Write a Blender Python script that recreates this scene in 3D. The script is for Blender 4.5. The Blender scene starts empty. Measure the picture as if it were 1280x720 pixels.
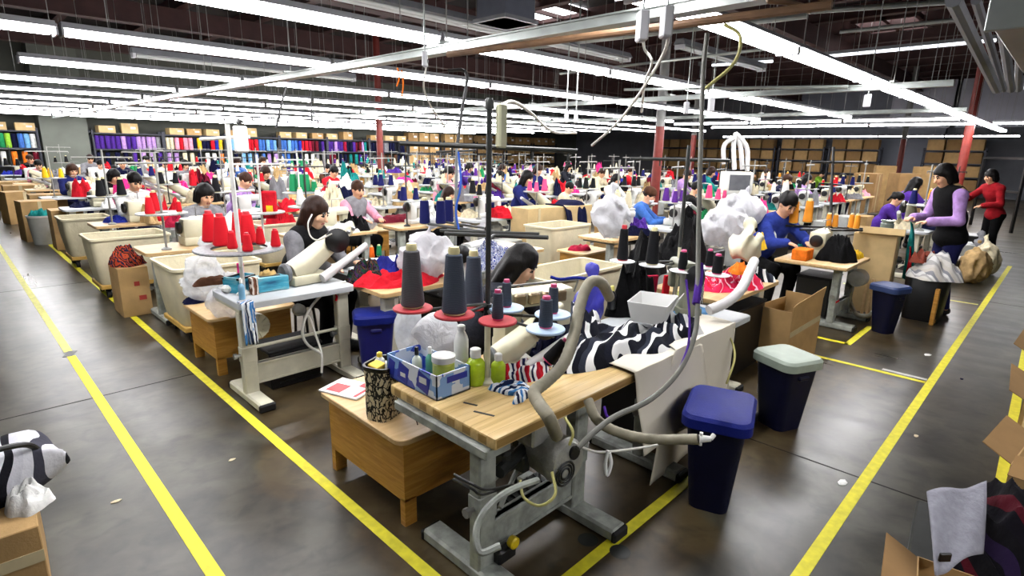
import bpy, bmesh, math, random
import numpy as np
from mathutils import Matrix, Vector
random.seed(7); rng = np.random.RandomState(7)
SC = bpy.context.scene; COL = SC.collection
# ------------------------------------------------------------------ camera, world, exposure
CAM_H = 1.85; FOC = 699.89; PITCH = math.radians(13.869); ROLL = math.radians(1.078); YAW = math.radians(44.53)
_c, _s = math.cos(YAW), math.sin(YAW)
FW = np.array([_c*math.cos(PITCH), _s*math.cos(PITCH), -math.sin(PITCH)])
_rt = np.array([_s, -_c, 0.0]); _up = np.cross(_rt, FW)
RT = _rt*math.cos(ROLL)+_up*math.sin(ROLL); UP = -_rt*math.sin(ROLL)+_up*math.cos(ROLL)
cd = bpy.data.cameras.new('camera'); cam = bpy.data.objects.new('camera', cd); COL.objects.link(cam)
cd.sensor_width = 36.0; cd.lens = FOC*36.0/1280.0; cd.clip_end = 200; cd.clip_start = 0.05
M = Matrix.Identity(4)
for i in range(3):
    M[i][0] = RT[i]; M[i][1] = UP[i]; M[i][2] = -FW[i]
M[2][3] = CAM_H
cam.matrix_world = M; SC.camera = cam
w = bpy.data.worlds.new('hall_world'); SC.world = w; w.use_nodes = True
w.node_tree.nodes['Background'].inputs[0].default_value = (0.55, 0.6, 0.7, 1)
w.node_tree.nodes['Background'].inputs[1].default_value = 0.03
SC.view_settings.view_transform = 'Standard'; SC.view_settings.look = 'None'
SC.view_settings.exposure = 0.0; SC.view_settings.gamma = 1.0; SC.view_settings.use_curve_mapping = False
SC.cycles.max_bounces = 6; SC.cycles.diffuse_bounces = 1; SC.cycles.glossy_bounces = 3
SC.cycles.transparent_max_bounces = 8; SC.cycles.caustics_reflective = False; SC.cycles.caustics_refractive = False
SC.cycles.sample_clamp_indirect = 4.0
LAMP = 38.0      # radiance of the fluorescent tubes
# ------------------------------------------------------------------ finding places
def ray(u, v): return FW+RT*(u-640)/FOC-UP*(v-360)/FOC
EYE = np.array([0, 0, CAM_H])
def at(u, v, z=0.0):
    d = ray(u, v); return EYE+d*(z-CAM_H)/d[2]
def aty(u, v, y):
    d = ray(u, v); return EYE+d*y/d[1]
def atx(u, v, x):
    d = ray(u, v); return EYE+d*x/d[0]
def dp(u, v, w): return EYE+ray(u, v)*w
# ------------------------------------------------------------------ mesh helpers
def V(*a): return np.array(a, float)
def unit(v):
    v = np.asarray(v, float); n = np.linalg.norm(v); return v/n if n > 1e-9 else np.array([0, 0, 1.0])
def rotz(a): c, s = math.cos(a), math.sin(a); return np.array([[c, -s, 0], [s, c, 0], [0, 0, 1.0]])
def rotx(a): c, s = math.cos(a), math.sin(a); return np.array([[1.0, 0, 0], [0, c, -s], [0, s, c]])
def roty(a): c, s = math.cos(a), math.sin(a); return np.array([[c, 0, s], [0, 1.0, 0], [-s, 0, c]])
def spline(pts, n=6):
    P = [np.asarray(p, float) for p in pts]
    if len(P) < 3: return P
    Q = [2*P[0]-P[1]]+P+[2*P[-1]-P[-2]]; out = []
    for i in range(1, len(Q)-2):
        for k in range(n):
            t = k/n; a, b, c, d = Q[i-1], Q[i], Q[i+1], Q[i+2]
            out.append(0.5*((2*b)+(-a+c)*t+(2*a-5*b+4*c-d)*t*t+(-a+3*b-3*c+d)*t**3))
    out.append(P[-1]); return out
_boxcache = {}
def _bevbox(s, b, seg):
    key = tuple(round(float(x), 5) for x in s)+(round(b, 5), seg)
    if key not in _boxcache:
        bm = bmesh.new(); bmesh.ops.create_cube(bm, size=1)
        bmesh.ops.scale(bm, vec=Vector(s), verts=bm.verts)
        if b > 0: bmesh.ops.bevel(bm, geom=bm.edges[:], offset=min(b, 0.49*min(s)), segments=seg, affect='EDGES', profile=0.5)
        bm.verts.index_update()
        _boxcache[key] = (np.array([v.co[:] for v in bm.verts]), [[v.index for v in f.verts] for f in bm.faces]); bm.free()
    return _boxcache[key]
class MB:
    def __init__(s): s.v = []; s.f = []; s.m = []; s.n = 0
    def add(s, vs, fs, m=0):
        vs = np.asarray(vs, float).reshape(-1, 3); s.v.append(vs)
        s.f += [[i+s.n for i in f] for f in fs]; s.m += [m]*len(fs) if isinstance(m, int) else list(m); s.n += len(vs); return s
    def box(s, c, sz, b=0.0, R=None, m=0, seg=1):
        vs, fs = _bevbox(sz, b, seg); vs = vs if R is None else vs@np.asarray(R).T
        return s.add(vs+np.asarray(c, float), fs, m)
    def bb(s, lo, hi, b=0.0, m=0, seg=1):
        lo, hi = np.array(lo, float), np.array(hi, float); return s.box((lo+hi)/2, hi-lo, b, None, m, seg)
    def ring(s, rings, cap0=True, cap1=True, m=0, close=True):
        k = len(rings[0]); vs = np.concatenate(rings); fs = []
        for i in range(len(rings)-1):
            for j in range(k if close else k-1):
                a, b = i*k+j, i*k+(j+1) % k; fs.append([a, b, b+k, a+k])
        if cap0: fs.append(list(range(k))[::-1])
        if cap1: fs.append([(len(rings)-1)*k+j for j in range(k)])
        return s.add(vs, fs, m)
    def cyl(s, p0, p1, r0, r1=None, n=12, m=0, caps=True):
        r1 = r0 if r1 is None else r1; p0, p1 = np.asarray(p0, float), np.asarray(p1, float); d = unit(p1-p0)
        a = unit(np.cross(d, [0, 0, 1] if abs(d[2]) < .9 else [1, 0, 0])); b = np.cross(d, a)
        t = np.arange(n)*2*math.pi/n; c = np.outer(np.cos(t), a)+np.outer(np.sin(t), b)
        return s.ring([p0+c*r0, p1+c*r1], caps, caps, m)
    def tube(s, pts, r, n=8, m=0, sm=6, ribs=0.0):
        P = spline(pts, sm) if sm else [np.asarray(p, float) for p in pts]
        rings = []; a = None; t = np.arange(n)*2*math.pi/n
        for i, p in enumerate(P):
            d = unit(P[min(i+1, len(P)-1)]-P[max(i-1, 0)])
            if a is None: a = unit(np.cross(d, [0, 0, 1] if abs(d[2]) < .9 else [1, 0, 0]))
            a = unit(a-d*np.dot(a, d)); b = np.cross(d, a)
            rr = (r[0]+(r[1]-r[0])*i/(len(P)-1)) if isinstance(r, tuple) else r
            rr *= 1+ribs*(1 if i % 2 else -1)
            rings.append(p+(np.outer(np.cos(t), a)+np.outer(np.sin(t), b))*rr)
        return s.ring(rings, True, True, m)
    def lathe(s, prof, c=(0, 0, 0), n=20, m=0, cap0=True, cap1=True, R=None, sx=1, sy=1):
        t = np.arange(n)*2*math.pi/n; rings = []
        for r, z in prof:
            q = np.stack([np.cos(t)*r*sx, np.sin(t)*r*sy, np.full(n, z)], 1)
            rings.append((q if R is None else q@np.asarray(R).T)+np.asarray(c, float))
        return s.ring(rings, cap0, cap1, m)
    def loft(s, secs, m=0, cap0=True, cap1=True): return s.ring([np.asarray(q, float) for q in secs], cap0, cap1, m)
    def prism(s, poly, lo, hi, ax=2, m=0):
        def e(p, h): q = list(p); q.insert(ax, h); return q
        return s.ring([np.array([e(p, lo) for p in poly]), np.array([e(p, hi) for p in poly])], True, True, m)
    def surf(s, G, m=0):
        nu, nv = G.shape[:2]; fs = []
        for i in range(nu-1):
            for j in range(nv-1): fs.append([i*nv+j, (i+1)*nv+j, (i+1)*nv+j+1, i*nv+j+1])
        return s.add(G.reshape(-1, 3), fs, m)
    def tr(s, R=None, t=(0, 0, 0)):
        s.v = [(q if R is None else q@np.asarray(R).T)+np.asarray(t, float) for q in s.v]; return s
    def mesh(s, name, mats, sharp=32):
        me = bpy.data.meshes.new(name); vs = np.concatenate(s.v)
        me.from_pydata(vs.tolist(), [], s.f)
        for q in (mats if isinstance(mats, (list, tuple)) else [mats]): me.materials.append(q)
        me.polygons.foreach_set('material_index', s.m)
        bm = bmesh.new(); bm.from_mesh(me); bmesh.ops.recalc_face_normals(bm, faces=bm.faces[:]); bm.to_mesh(me); bm.free()
        me.polygons.foreach_set('use_smooth', [True]*len(me.polygons)); me.set_sharp_from_angle(angle=math.radians(sharp)); me.update()
        return me
    def obj(s, name, mats, parent=None, sharp=32, loc=None, rz=0):
        o = bpy.data.objects.new(name, s.mesh(name, mats, sharp)); COL.objects.link(o)
        if parent is not None: o.parent = parent
        if loc is not None: o.location = loc
        o.rotation_euler.z = rz; return o
def rrect(w, d, r, n=5, c=(0, 0)):
    out = []
    for cx, cy, a0 in ((w/2-r, d/2-r, 0), (-w/2+r, d/2-r, 90), (-w/2+r, -d/2+r, 180), (w/2-r, -d/2+r, 270)):
        for k in range(n+1):
            a = math.radians(a0+90*k/n); out.append((c[0]+cx+r*math.cos(a), c[1]+cy+r*math.sin(a)))
    return out
def sec(poly, z): return np.array([(p[0], p[1], z) for p in poly])
def tag(o, label, cat, group=None, kind=None):
    o['label'] = label; o['category'] = cat
    if group: o['group'] = group
    if kind: o['kind'] = kind
    return o
def struct(o, label=None):
    o['kind'] = 'structure'
    if label: o['label'] = label
    return o
def thing(name, label, cat, loc=(0, 0, 0), rz=0.0, group=None):
    o = bpy.data.objects.new(name, None); COL.objects.link(o); o.empty_display_size = .1
    o.location = loc; o.rotation_euler.z = rz; return tag(o, label, cat, group)
KIDS = {}
def kids(o): return [c for c in bpy.data.objects if c.parent == o] if o.name not in KIDS else KIDS[o.name]
def dup(root, loc, rz=0.0, label=None, group=None, cat=None, swap=None, scale=None):
    """A copy of a thing with copies of its parts and sub-parts; swap maps part stem -> material."""
    if root.name not in KIDS:
        KIDS[root.name] = [c for c in COL.objects if c.parent == root]
        for c in KIDS[root.name]: KIDS[c.name] = [d for d in COL.objects if d.parent == c]
    def cp(o, par):
        c = o.copy(); COL.objects.link(c)
        if par is not None: c.parent = par
        st = o.name.split('.')[0]
        if swap and st in swap and o.type == 'MESH':
            c.material_slots[0].link = 'OBJECT'; c.material_slots[0].material = swap[st]
        for k in KIDS.get(o.name, []): cp(k, c)
        return c
    r = cp(root, None); r.location = loc; r.rotation_euler = (0, 0, rz)
    if scale: r.scale = scale if isinstance(scale, tuple) else (scale,)*3
    if label: r['label'] = label
    if cat: r['category'] = cat
    if group: r['group'] = group
    elif 'group' in r: del r['group']
    return r
# ------------------------------------------------------------------ smooth noise + implicit surfaces
_nd = rng.normal(size=(14, 3)); _nd /= np.linalg.norm(_nd, axis=1)[:, None]; _np = rng.rand(14)*6.28
def nz(P, f, seed=0):
    P = np.asarray(P, float); out = 0
    for i in range(7):
        d = _nd[(i+seed*3) % 14]; out = out+np.sin(P@d*f*(0.7+0.13*i)+_np[(i*2+seed) % 14]+1.7*np.sin(P@_nd[(i+5+seed) % 14]*f*.6+seed))
    return out/7
class SDF:
    """Round cones (a,b,ra,rb) and rotated ellipsoids joined with a smooth union, meshed by surface nets."""
    def __init__(s, k=.02): s.p = []; s.k = k
    def rc(s, a, b, ra, rb=None, m=0, k=None): s.p.append(('c', np.asarray(a, float), np.asarray(b, float), ra, ra if rb is None else rb, m, k, 1)); return s
    def el(s, c, r, R=None, m=0, k=None, sign=1):
        s.p.append(('e', np.asarray(c, float), np.asarray(r, float), np.eye(3) if R is None else np.asarray(R), 0, m, k, sign)); return s
    def build(s, h, wob=0.0, wf=14.0, seed=0, crease=False):
        lo = np.full(3, 1e9); hi = -lo
        for q in s.p:
            if q[7] < 0: continue
            if q[0] == 'c':
                R = max(q[3], q[4]); lo = np.minimum(lo, np.minimum(q[1], q[2])-R); hi = np.maximum(hi, np.maximum(q[1], q[2])+R)
            else: R = q[2].max(); lo = np.minimum(lo, q[1]-R); hi = np.maximum(hi, q[1]+R)
        lo -= 3*h+wob; hi += 3*h+wob; n = np.ceil((hi-lo)/h).astype(int)+1
        D = np.full(n, 1.0, np.float32); Mt = np.zeros(n, np.int8)
        for q in s.p:
            k = s.k if q[6] is None else q[6]; mg = k+4*h+.01
            if q[0] == 'c': R = max(q[3], q[4]); a, b = np.minimum(q[1], q[2])-R-mg, np.maximum(q[1], q[2])+R+mg
            else: R = q[2].max(); a, b = q[1]-R-mg, q[1]+R+mg
            i0 = np.clip(np.floor((a-lo)/h).astype(int), 0, n-1); i1 = np.clip(np.ceil((b-lo)/h).astype(int)+1, 1, n)
            ax = [lo[d]+h*np.arange(i0[d], i1[d]) for d in range(3)]
            X = np.stack(np.meshgrid(*ax, indexing='ij'), -1)
            if q[0] == 'c':
                ba = q[2]-q[1]; L = ba@ba+1e-12; pa = X-q[1]; t = np.clip((pa@ba)/L, 0, 1)
                d = np.linalg.norm(pa-t[..., None]*ba, axis=-1)-(q[3]+(q[4]-q[3])*t)
            else:
                y = (X-q[1])@q[3]; k0 = np.linalg.norm(y/q[2], axis=-1); k1 = np.linalg.norm(y/q[2]**2, axis=-1)+1e-9
                d = k0*(k0-1)/k1
            sl = tuple(slice(i0[j], i1[j]) for j in range(3)); o = D[sl]
            if q[7] < 0: D[sl] = np.maximum(o, -d)
            else:
                Mt[sl] = np.where(d < o, q[5], Mt[sl])
                if k > 0:
                    hh = np.maximum(k-np.abs(o-d), 0)/k; D[sl] = np.minimum(o, d)-hh*hh*k*.25
                else: D[sl] = np.minimum(o, d)
        if wob:
            ax = [lo[d]+h*np.arange(n[d]) for d in range(3)]; X = np.stack(np.meshgrid(*ax, indexing='ij'), -1)
            near = np.abs(D) < wob*2+2*h
            q = nz(X[near], wf, seed)
            if crease: q = 1.3*np.abs(q)*2.2-.6+.5*np.abs(nz(X[near], wf*2.1, seed+2))
            D[near] += (wob*q).astype(np.float32)
        return nets(D, Mt, lo, h)
def nets(D, Mt, lo, h):
    S = D < 0; n = np.array(D.shape); c = [slice(0, -1), slice(1, None)]
    cnt = np.zeros(n-1, int); off = [(i, j, k) for i in (0, 1) for j in (0, 1) for k in (0, 1)]
    for i, j, k in off: cnt += S[c[i], c[j], c[k]]
    act = (cnt > 0) & (cnt < 8); idx = np.full(act.shape, -1, int); I = np.argwhere(act); idx[act] = np.arange(len(I))
    acc = np.zeros((len(I), 3)); num = np.zeros(len(I))
    val = {o: D[I[:, 0]+o[0], I[:, 1]+o[1], I[:, 2]+o[2]].astype(float) for o in off}
    for o in off:
        for a in range(3):
            if o[a]: continue
            p = list(o); p[a] = 1; p = tuple(p); v0, v1 = val[o], val[p]; x = (v0 < 0) != (v1 < 0)
            t = np.where(x, v0/np.where(np.abs(v0-v1) < 1e-9, 1, v0-v1), 0); q = np.array(o, float)[None].repeat(len(I), 0); q[:, a] = t
            acc += q*x[:, None]; num += x
    P = lo+h*(I+acc/np.maximum(num, 1)[:, None]); F = []; FM = []
    for a in range(3):
        b, e = (a+1) % 3, (a+2) % 3; s0 = [slice(1, -1)]*3; s1 = [slice(1, -1)]*3; s0[a] = slice(0, -1); s1[a] = slice(1, None)
        A = S[tuple(s0)]; B = S[tuple(s1)]; X = np.argwhere(A != B)
        if not len(X): continue
        base = X.copy(); base[:, b] += 1; base[:, e] += 1; inside = A[tuple(X.T)]
        def g(db, de):
            y = base.copy(); y[:, b] -= db; y[:, e] -= de; return idx[tuple(y.T)]
        q = np.stack([g(1, 1), g(0, 1), g(0, 0), g(1, 0)], 1); q[~inside] = q[~inside][:, ::-1]
        F.append(q); FM.append(Mt[tuple(base.T)])
    F = np.concatenate(F); FM = np.concatenate(FM); ok = (F >= 0).all(1)
    return P, F[ok], FM[ok]
def sdfobj(sd, h, name, mats, parent=None, wob=0.0, wf=14.0, seed=0, loc=None, rz=0, crease=False):
    P, F, FM = sd.build(h, wob, wf, seed, crease)
    me = bpy.data.meshes.new(name); me.from_pydata(P.tolist(), [], F.tolist())
    for q in (mats if isinstance(mats, (list, tuple)) else [mats]): me.materials.append(q)
    me.polygons.foreach_set('material_index', FM.astype(int)); me.polygons.foreach_set('use_smooth', [True]*len(F)); me.update()
    o = bpy.data.objects.new(name, me); COL.objects.link(o)
    if parent is not None: o.parent = parent
    if loc is not None: o.location = loc
    o.rotation_euler.z = rz; return o
# ------------------------------------------------------------------ materials
def lin(c):
    return tuple(((x/255)/12.92 if x/255 <= .04045 else ((x/255+.055)/1.055)**2.4) for x in c)+(1,)
MT = {}
def base(name):
    m = bpy.data.materials.new(name); m.use_nodes = True; nt = m.node_tree; b = nt.nodes['Principled BSDF']
    tc = nt.nodes.new('ShaderNodeTexCoord'); return m, nt, b, tc
def mapped(nt, tc, scale=(1, 1, 1), rot=(0, 0, 0), src='Object'):
    mp = nt.nodes.new('ShaderNodeMapping'); mp.inputs['Scale'].default_value = scale; mp.inputs['Rotation'].default_value = rot
    nt.links.new(tc.outputs[src], mp.inputs[0]); return mp.outputs[0]
def noise(nt, vec, s, det=3, dist=0.0):
    n = nt.nodes.new('ShaderNodeTexNoise'); n.inputs['Scale'].default_value = s; n.inputs['Detail'].default_value = det; n.inputs['Distortion'].default_value = dist
    nt.links.new(vec, n.inputs['Vector']); return n.outputs['Fac']
def ramp(nt, fac, stops, const=False):
    r = nt.nodes.new('ShaderNodeValToRGB'); r.color_ramp.interpolation = 'CONSTANT' if const else 'LINEAR'
    e = r.color_ramp.elements
    while len(e) < len(stops): e.new(.5)
    for x, (p, c) in zip(e, stops): x.position = p; x.color = c
    nt.links.new(fac, r.inputs[0]); return r.outputs[0]
def bump(nt, b, h, st=.3, d=.01):
    n = nt.nodes.new('ShaderNodeBump'); n.inputs['Strength'].default_value = st; n.inputs['Distance'].default_value = d
    nt.links.new(h, n.inputs['Height']); nt.links.new(n.outputs[0], b.inputs['Normal'])
def sh(c, k): return tuple(min(1, x*k) for x in c[:3])+(1,)
def mat(name, col, rough=.5, metal=0.0, var=.15, sc=9.0, bp=0.0, bs=60.0, col2=None, spec=.5):
    if name in MT: return MT[name]
    m, nt, b, tc = base(name); v = mapped(nt, tc); c = lin(col); c2 = lin(col2) if col2 else None
    f = noise(nt, v, sc, 4)
    nt.links.new(ramp(nt, f, [(.3, sh(c, 1-var)), (.7, c2 or sh(c, 1+var))]), b.inputs['Base Color'])
    b.inputs['Roughness'].default_value = rough; b.inputs['Metallic'].default_value = metal; b.inputs['Specular IOR Level'].default_value = spec
    if bp: bump(nt, b, noise(nt, v, bs, 3), bp, .01)
    MT[name] = m; return m
def fabric(name, col, var=.25, spec=.15): return mat('fabric '+name, col, .9, 0, var, 14, .5, 45, None, spec)
def yarn(name, col):
    k = 'yarn '+name
    if k in MT: return MT[k]
    m, nt, b, tc = base(k); v = mapped(nt, tc); c = lin(col)
    wv = nt.nodes.new('ShaderNodeTexWave'); wv.bands_direction = 'Z'; wv.inputs['Scale'].default_value = 60; wv.inputs['Distortion'].default_value = 2; wv.inputs['Detail Scale'].default_value = 4
    nt.links.new(v, wv.inputs['Vector'])
    nt.links.new(ramp(nt, wv.outputs['Fac'], [(0, sh(c, .8)), (1, sh(c, 1.12))]), b.inputs['Base Color']); b.inputs['Roughness'].default_value = .8; b.inputs['Specular IOR Level'].default_value = .2
    bump(nt, b, wv.outputs['Fac'], .3, .003); MT[k] = m; return m
def stripes(name, cols, scale, rot=(0, 0, 0), dist=2.0, dsc=3.0, warp=1.5):
    m, nt, b, tc = base(name); v = mapped(nt, tc, (1, 1, 1), rot)
    wv = nt.nodes.new('ShaderNodeTexWave'); wv.wave_profile = 'SAW'; wv.inputs['Scale'].default_value = scale; wv.inputs['Distortion'].default_value = dist
    wv.inputs['Detail'].default_value = 1; wv.inputs['Detail Scale'].default_value = dsc; nt.links.new(v, wv.inputs['Vector'])
    n = len(cols); nt.links.new(ramp(nt, wv.outputs['Fac'], [(i/n, lin(c)) for i, c in enumerate(cols)], True), b.inputs['Base Color'])
    b.inputs['Roughness'].default_value = .9; b.inputs['Specular IOR Level'].default_value = .15; bump(nt, b, noise(nt, v, 40), .4, .01); MT[name] = m; return m
def wood(name, c1, c2, scale=(2, 22, 22), rough=.4, dist=3.0, band=None):
    m, nt, b, tc = base(name); v = mapped(nt, tc, scale); f = noise(nt, v, 1.6, 5, dist*.2)
    col = ramp(nt, f, [(.25, lin(c1)), (.5, lin(tuple((a+b_)/2 for a, b_ in zip(c1, c2)))), (.75, lin(c2))])
    if band:
        br = nt.nodes.new('ShaderNodeTexBrick'); br.inputs['Scale'].default_value = 1; br.inputs['Brick Width'].default_value = band[0]; br.inputs['Row Height'].default_value = band[1]
        br.inputs['Mortar Size'].default_value = .0008; br.inputs['Color1'].default_value = (1, 1, 1, 1); br.inputs['Color2'].default_value = (.9, .88, .84, 1); br.inputs['Mortar'].default_value = (.5, .42, .3, 1)
        nt.links.new(mapped(nt, tc), br.inputs['Vector'])
        mx = nt.nodes.new('ShaderNodeMix'); mx.data_type = 'RGBA'; mx.blend_type = 'MULTIPLY'; mx.inputs[0].default_value = 1
        nt.links.new(col, mx.inputs[6]); nt.links.new(br.outputs[0], mx.inputs[7]); col = mx.outputs[2]
    nt.links.new(col, b.inputs['Base Color']); b.inputs['Roughness'].default_value = rough; MT[name] = m; return m
def emis(name, col, st):
    m, nt, b, tc = base(name); b.inputs['Base Color'].default_value = col; b.inputs['Emission Color'].default_value = col; b.inputs['Emission Strength'].default_value = st
    MT[name] = m; return m
WHITE_M = mat('white enamel', (226, 226, 220), .4, 0, .05)
CREAM_M = mat('cream machine enamel', (222, 216, 186), .35, 0, .07)
GREYTOP = mat('grey laminate', (196, 200, 202), .4, 0, .06)
LEGCREAM = mat('cream painted steel', (206, 202, 180), .45, 0, .1)
LEGGREY = mat('worn grey painted steel', (150, 154, 146), .5, 0, .35, 14, .2, 60)
DARKST = mat('dark steel', (46, 48, 46), .45, .4, .3)
BLACKP = mat('black plastic', (14, 14, 15), .4, 0, .2)
BLACKR = mat('black rubber', (12, 12, 12), .75, 0, .2)
STEEL = mat('bare steel', (150, 150, 148), .3, .9, .15)
ALU = mat('cast aluminium', (172, 172, 164), .45, .3, .2, 12, .3, 90)
GUNPOLE = mat('dark pole paint', (58, 60, 58), .4, .3, .15)
HOSE = mat('grey beige ribbed hose', (142, 136, 116), .55, 0, .18, 20, .1, 80)
HOSEW = mat('white hose plastic', (214, 212, 210), .5, 0, .08)
CARD = mat('corrugated cardboard', (176, 142, 92), .85, 0, .14, 6, .15, 90)
CARD2 = mat('pale cardboard', (200, 172, 122), .85, 0, .12, 6, .15, 90)
CARDIN = mat('cardboard inside', (140, 108, 66), .9, 0, .12, 6)
TAPE = mat('clear packing tape', (206, 190, 150), .2, 0, .08)
BUTCHER = wood('butcher block maple', (208, 172, 108), (236, 208, 148), (1.2, 26, 26), .35, 2, (.9, .05))
PLY = wood('golden plywood', (166, 112, 40), (204, 152, 72), (3, 3, 30), .45, 6)
PLYTOP = wood('pale board top', (196, 160, 108), (222, 190, 140), (3, 20, 20), .45, 3)
CANVAS = mat('cream cart canvas', (214, 204, 172), .8, 0, .1, 5, .35, 30)
CARTRIM = mat('grey cart rim', (176, 178, 174), .5, 0, .1)
DOLLY = wood('cart dolly wood', (190, 150, 70), (214, 176, 96), (3, 20, 20), .5)
PAPER = mat('white paper', (236, 236, 232), .7, 0, .03)
BINBLUE = mat('navy bin plastic', (6, 8, 38), .5, 0, .15, 10, .15, 120, None, .25)
LIDBLUE = mat('royal blue lid plastic', (18, 30, 112), .55, 0, .12, 10, .2, 140, None, .2)
LIDGREY = mat('grey green lid plastic', (152, 164, 150), .5, 0, .1, 10, .15, 140)
SKIN = mat('skin', (222, 168, 132), .55, 0, .06, 30)
SKIN2 = mat('paler skin', (236, 186, 152), .55, 0, .06, 30)
EYE_M = mat('dark eyes', (26, 18, 14), .2, 0, .1); LIP = mat('lips', (176, 92, 84), .45, 0, .08)
def hairmat(name, c):
    k = 'hair '+name
    if k in MT: return MT[k]
    m, nt, b, tc = base(k); v = mapped(nt, tc, (60, 60, 3)); f = noise(nt, v, 2, 4)
    nt.links.new(ramp(nt, f, [(.3, sh(lin(c), .4)), (.7, sh(lin(c), 1.1))]), b.inputs['Base Color']); b.inputs['Specular IOR Level'].default_value = .18; b.inputs['Roughness'].default_value = .5; bump(nt, b, f, .5, .004); MT[k] = m; return m
HBLACK = hairmat('black', (14, 11, 10)); HBROWN = hairmat('dark brown', (46, 26, 17)); HMID = hairmat('brown', (66, 40, 26))
def plastic_film(name, col, alpha):
    m, nt, b, tc = base(name); v = mapped(nt, tc); b.inputs['Base Color'].default_value = lin(col); b.inputs['Roughness'].default_value = .3
    tb = nt.nodes.new('ShaderNodeBsdfTranslucent'); tb.inputs[0].default_value = lin(col); tp = nt.nodes.new('ShaderNodeBsdfTransparent')
    m1 = nt.nodes.new('ShaderNodeMixShader'); m1.inputs[0].default_value = .35; m2 = nt.nodes.new('ShaderNodeMixShader')
    f = noise(nt, v, 16, 4, 1.0); mr = nt.nodes.new('ShaderNodeMapRange'); mr.inputs[3].default_value = alpha-.15; mr.inputs[4].default_value = min(1, alpha+.25); nt.links.new(f, mr.inputs[0])
    nt.links.new(b.outputs[0], m1.inputs[1]); nt.links.new(tb.outputs[0], m1.inputs[2]); nt.links.new(mr.outputs[0], m2.inputs[0])
    nt.links.new(tp.outputs[0], m2.inputs[1]); nt.links.new(m1.outputs[0], m2.inputs[2]); nt.links.new(m2.outputs[0], nt.nodes['Material Output'].inputs[0])
    bump(nt, b, f, .8, .02); MT[name] = m; return m
BAGW = plastic_film('white plastic film', (216, 216, 220), .82)
BAGC = plastic_film('clear plastic film', (226, 230, 236), .45)
BAGB = plastic_film('violet plastic film', (70, 70, 190), .85)
TUBE = emis('fluorescent tube', (1, .985, 1, 1), LAMP)
F_ = {}
for nm, c in dict(black=(6, 6, 7), navy=(14, 17, 48), charcoal=(30, 32, 40), white=(226, 226, 222), cream=(216, 204, 172), red=(196, 26, 40), crimson=(150, 24, 52), royal=(38, 50, 150),
                  purple=(72, 40, 130), teal=(24, 120, 116), green=(34, 130, 78), lime=(140, 190, 60), orange=(236, 120, 34), yellow=(240, 190, 40), pink=(228, 150, 170), hotpink=(226, 50, 130),
                  grey=(126, 126, 130), lilac=(172, 136, 196), denim=(30, 36, 92), blue=(62, 104, 176), sky=(116, 168, 214), brown=(84, 54, 38), maroon=(96, 18, 34), tan=(180, 150, 104), darkred=(140, 20, 28)).items():
    F_[nm] = fabric(nm, c)
STRIPE = stripes('black and white striped jersey', [(232, 232, 230), (16, 18, 28), (44, 48, 60), (232, 232, 230), (14, 16, 24), (20, 22, 34)], 2.3, (.3, .2, 1.35), 1.6, 2.2)
STRIPE2 = stripes('red white navy striped jersey', [(190, 24, 40), (236, 234, 234), (24, 28, 64), (236, 234, 234), (150, 20, 40)], 6.0, (0, .2, .4), 1.6, 3)
STRIPE3 = stripes('blue white jersey', [(70, 130, 190), (232, 236, 240), (30, 40, 70), (232, 236, 240)], 7.0, (0, .2, 1.0), 1.6, 3)
# ================================================================== THE SETTING
def floor_mat():
    m, nt, b, tc = base('worn sealed concrete'); v = mapped(nt, tc)
    f1 = noise(nt, v, .35, 5, .6); f2 = noise(nt, v, 2.6, 6, 1.0); f3 = noise(nt, mapped(nt, tc, (1.2, .12, 1)), 3.0, 3)
    c1 = ramp(nt, f2, [(.25, lin((31, 30, 24))), (.5, lin((57, 54, 45))), (.8, lin((80, 78, 67)))])
    c2 = ramp(nt, f2, [(.25, lin((43, 31, 16))), (.55, lin((72, 58, 35))), (.8, lin((97, 85, 60)))])
    mx = nt.nodes.new('ShaderNodeMix'); mx.data_type = 'RGBA'
    sx = nt.nodes.new('ShaderNodeSeparateXYZ'); nt.links.new(v, sx.inputs[0])
    def mth(op, a, b_):
        n = nt.nodes.new('ShaderNodeMath'); n.operation = op
        for i, q in enumerate((a, b_)):
            if isinstance(q, (int, float)): n.inputs[i].default_value = q
            else: nt.links.new(q, n.inputs[i])
        return n.outputs[0]
    edge = mth('MINIMUM', mth('SUBTRACT', sx.outputs[0], 1.25), mth('SUBTRACT', sx.outputs[1], .98))
    edge = mth('ADD', edge, mth('MULTIPLY', mth('SUBTRACT', noise(nt, v, 1.1, 6, .8), .5), 1.3))
    st = ramp(nt, mth('ADD', mth('MULTIPLY', edge, 2.2), .5), [(.3, (.04, .04, .04, 1)), (.6, (.8, .8, .8, 1))]); nt.links.new(st, mx.inputs[0]); nt.links.new(c1, mx.inputs[6]); nt.links.new(c2, mx.inputs[7])
    mu = nt.nodes.new('ShaderNodeMix'); mu.data_type = 'RGBA'; mu.blend_type = 'MULTIPLY'; mu.inputs[0].default_value = .8
    nt.links.new(mx.outputs[2], mu.inputs[6]); nt.links.new(ramp(nt, noise(nt, v, 7, 5, .5), [(.32, (.34, .34, .32, 1)), (.52, (1, 1, .96, 1))]), mu.inputs[7])
    nt.links.new(mu.outputs[2], b.inputs['Base Color'])
    r = nt.nodes.new('ShaderNodeMapRange'); r.inputs[3].default_value = .2; r.inputs[4].default_value = .44; nt.links.new(f3, r.inputs[0]); nt.links.new(r.outputs[0], b.inputs['Roughness'])
    bump(nt, b, noise(nt, v, 9, 4), .12, .01); return m
FLOORM = floor_mat()
struct(MB().bb((-4, -4, -.1), (36, 30, 0)).obj('floor', FLOORM))
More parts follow.
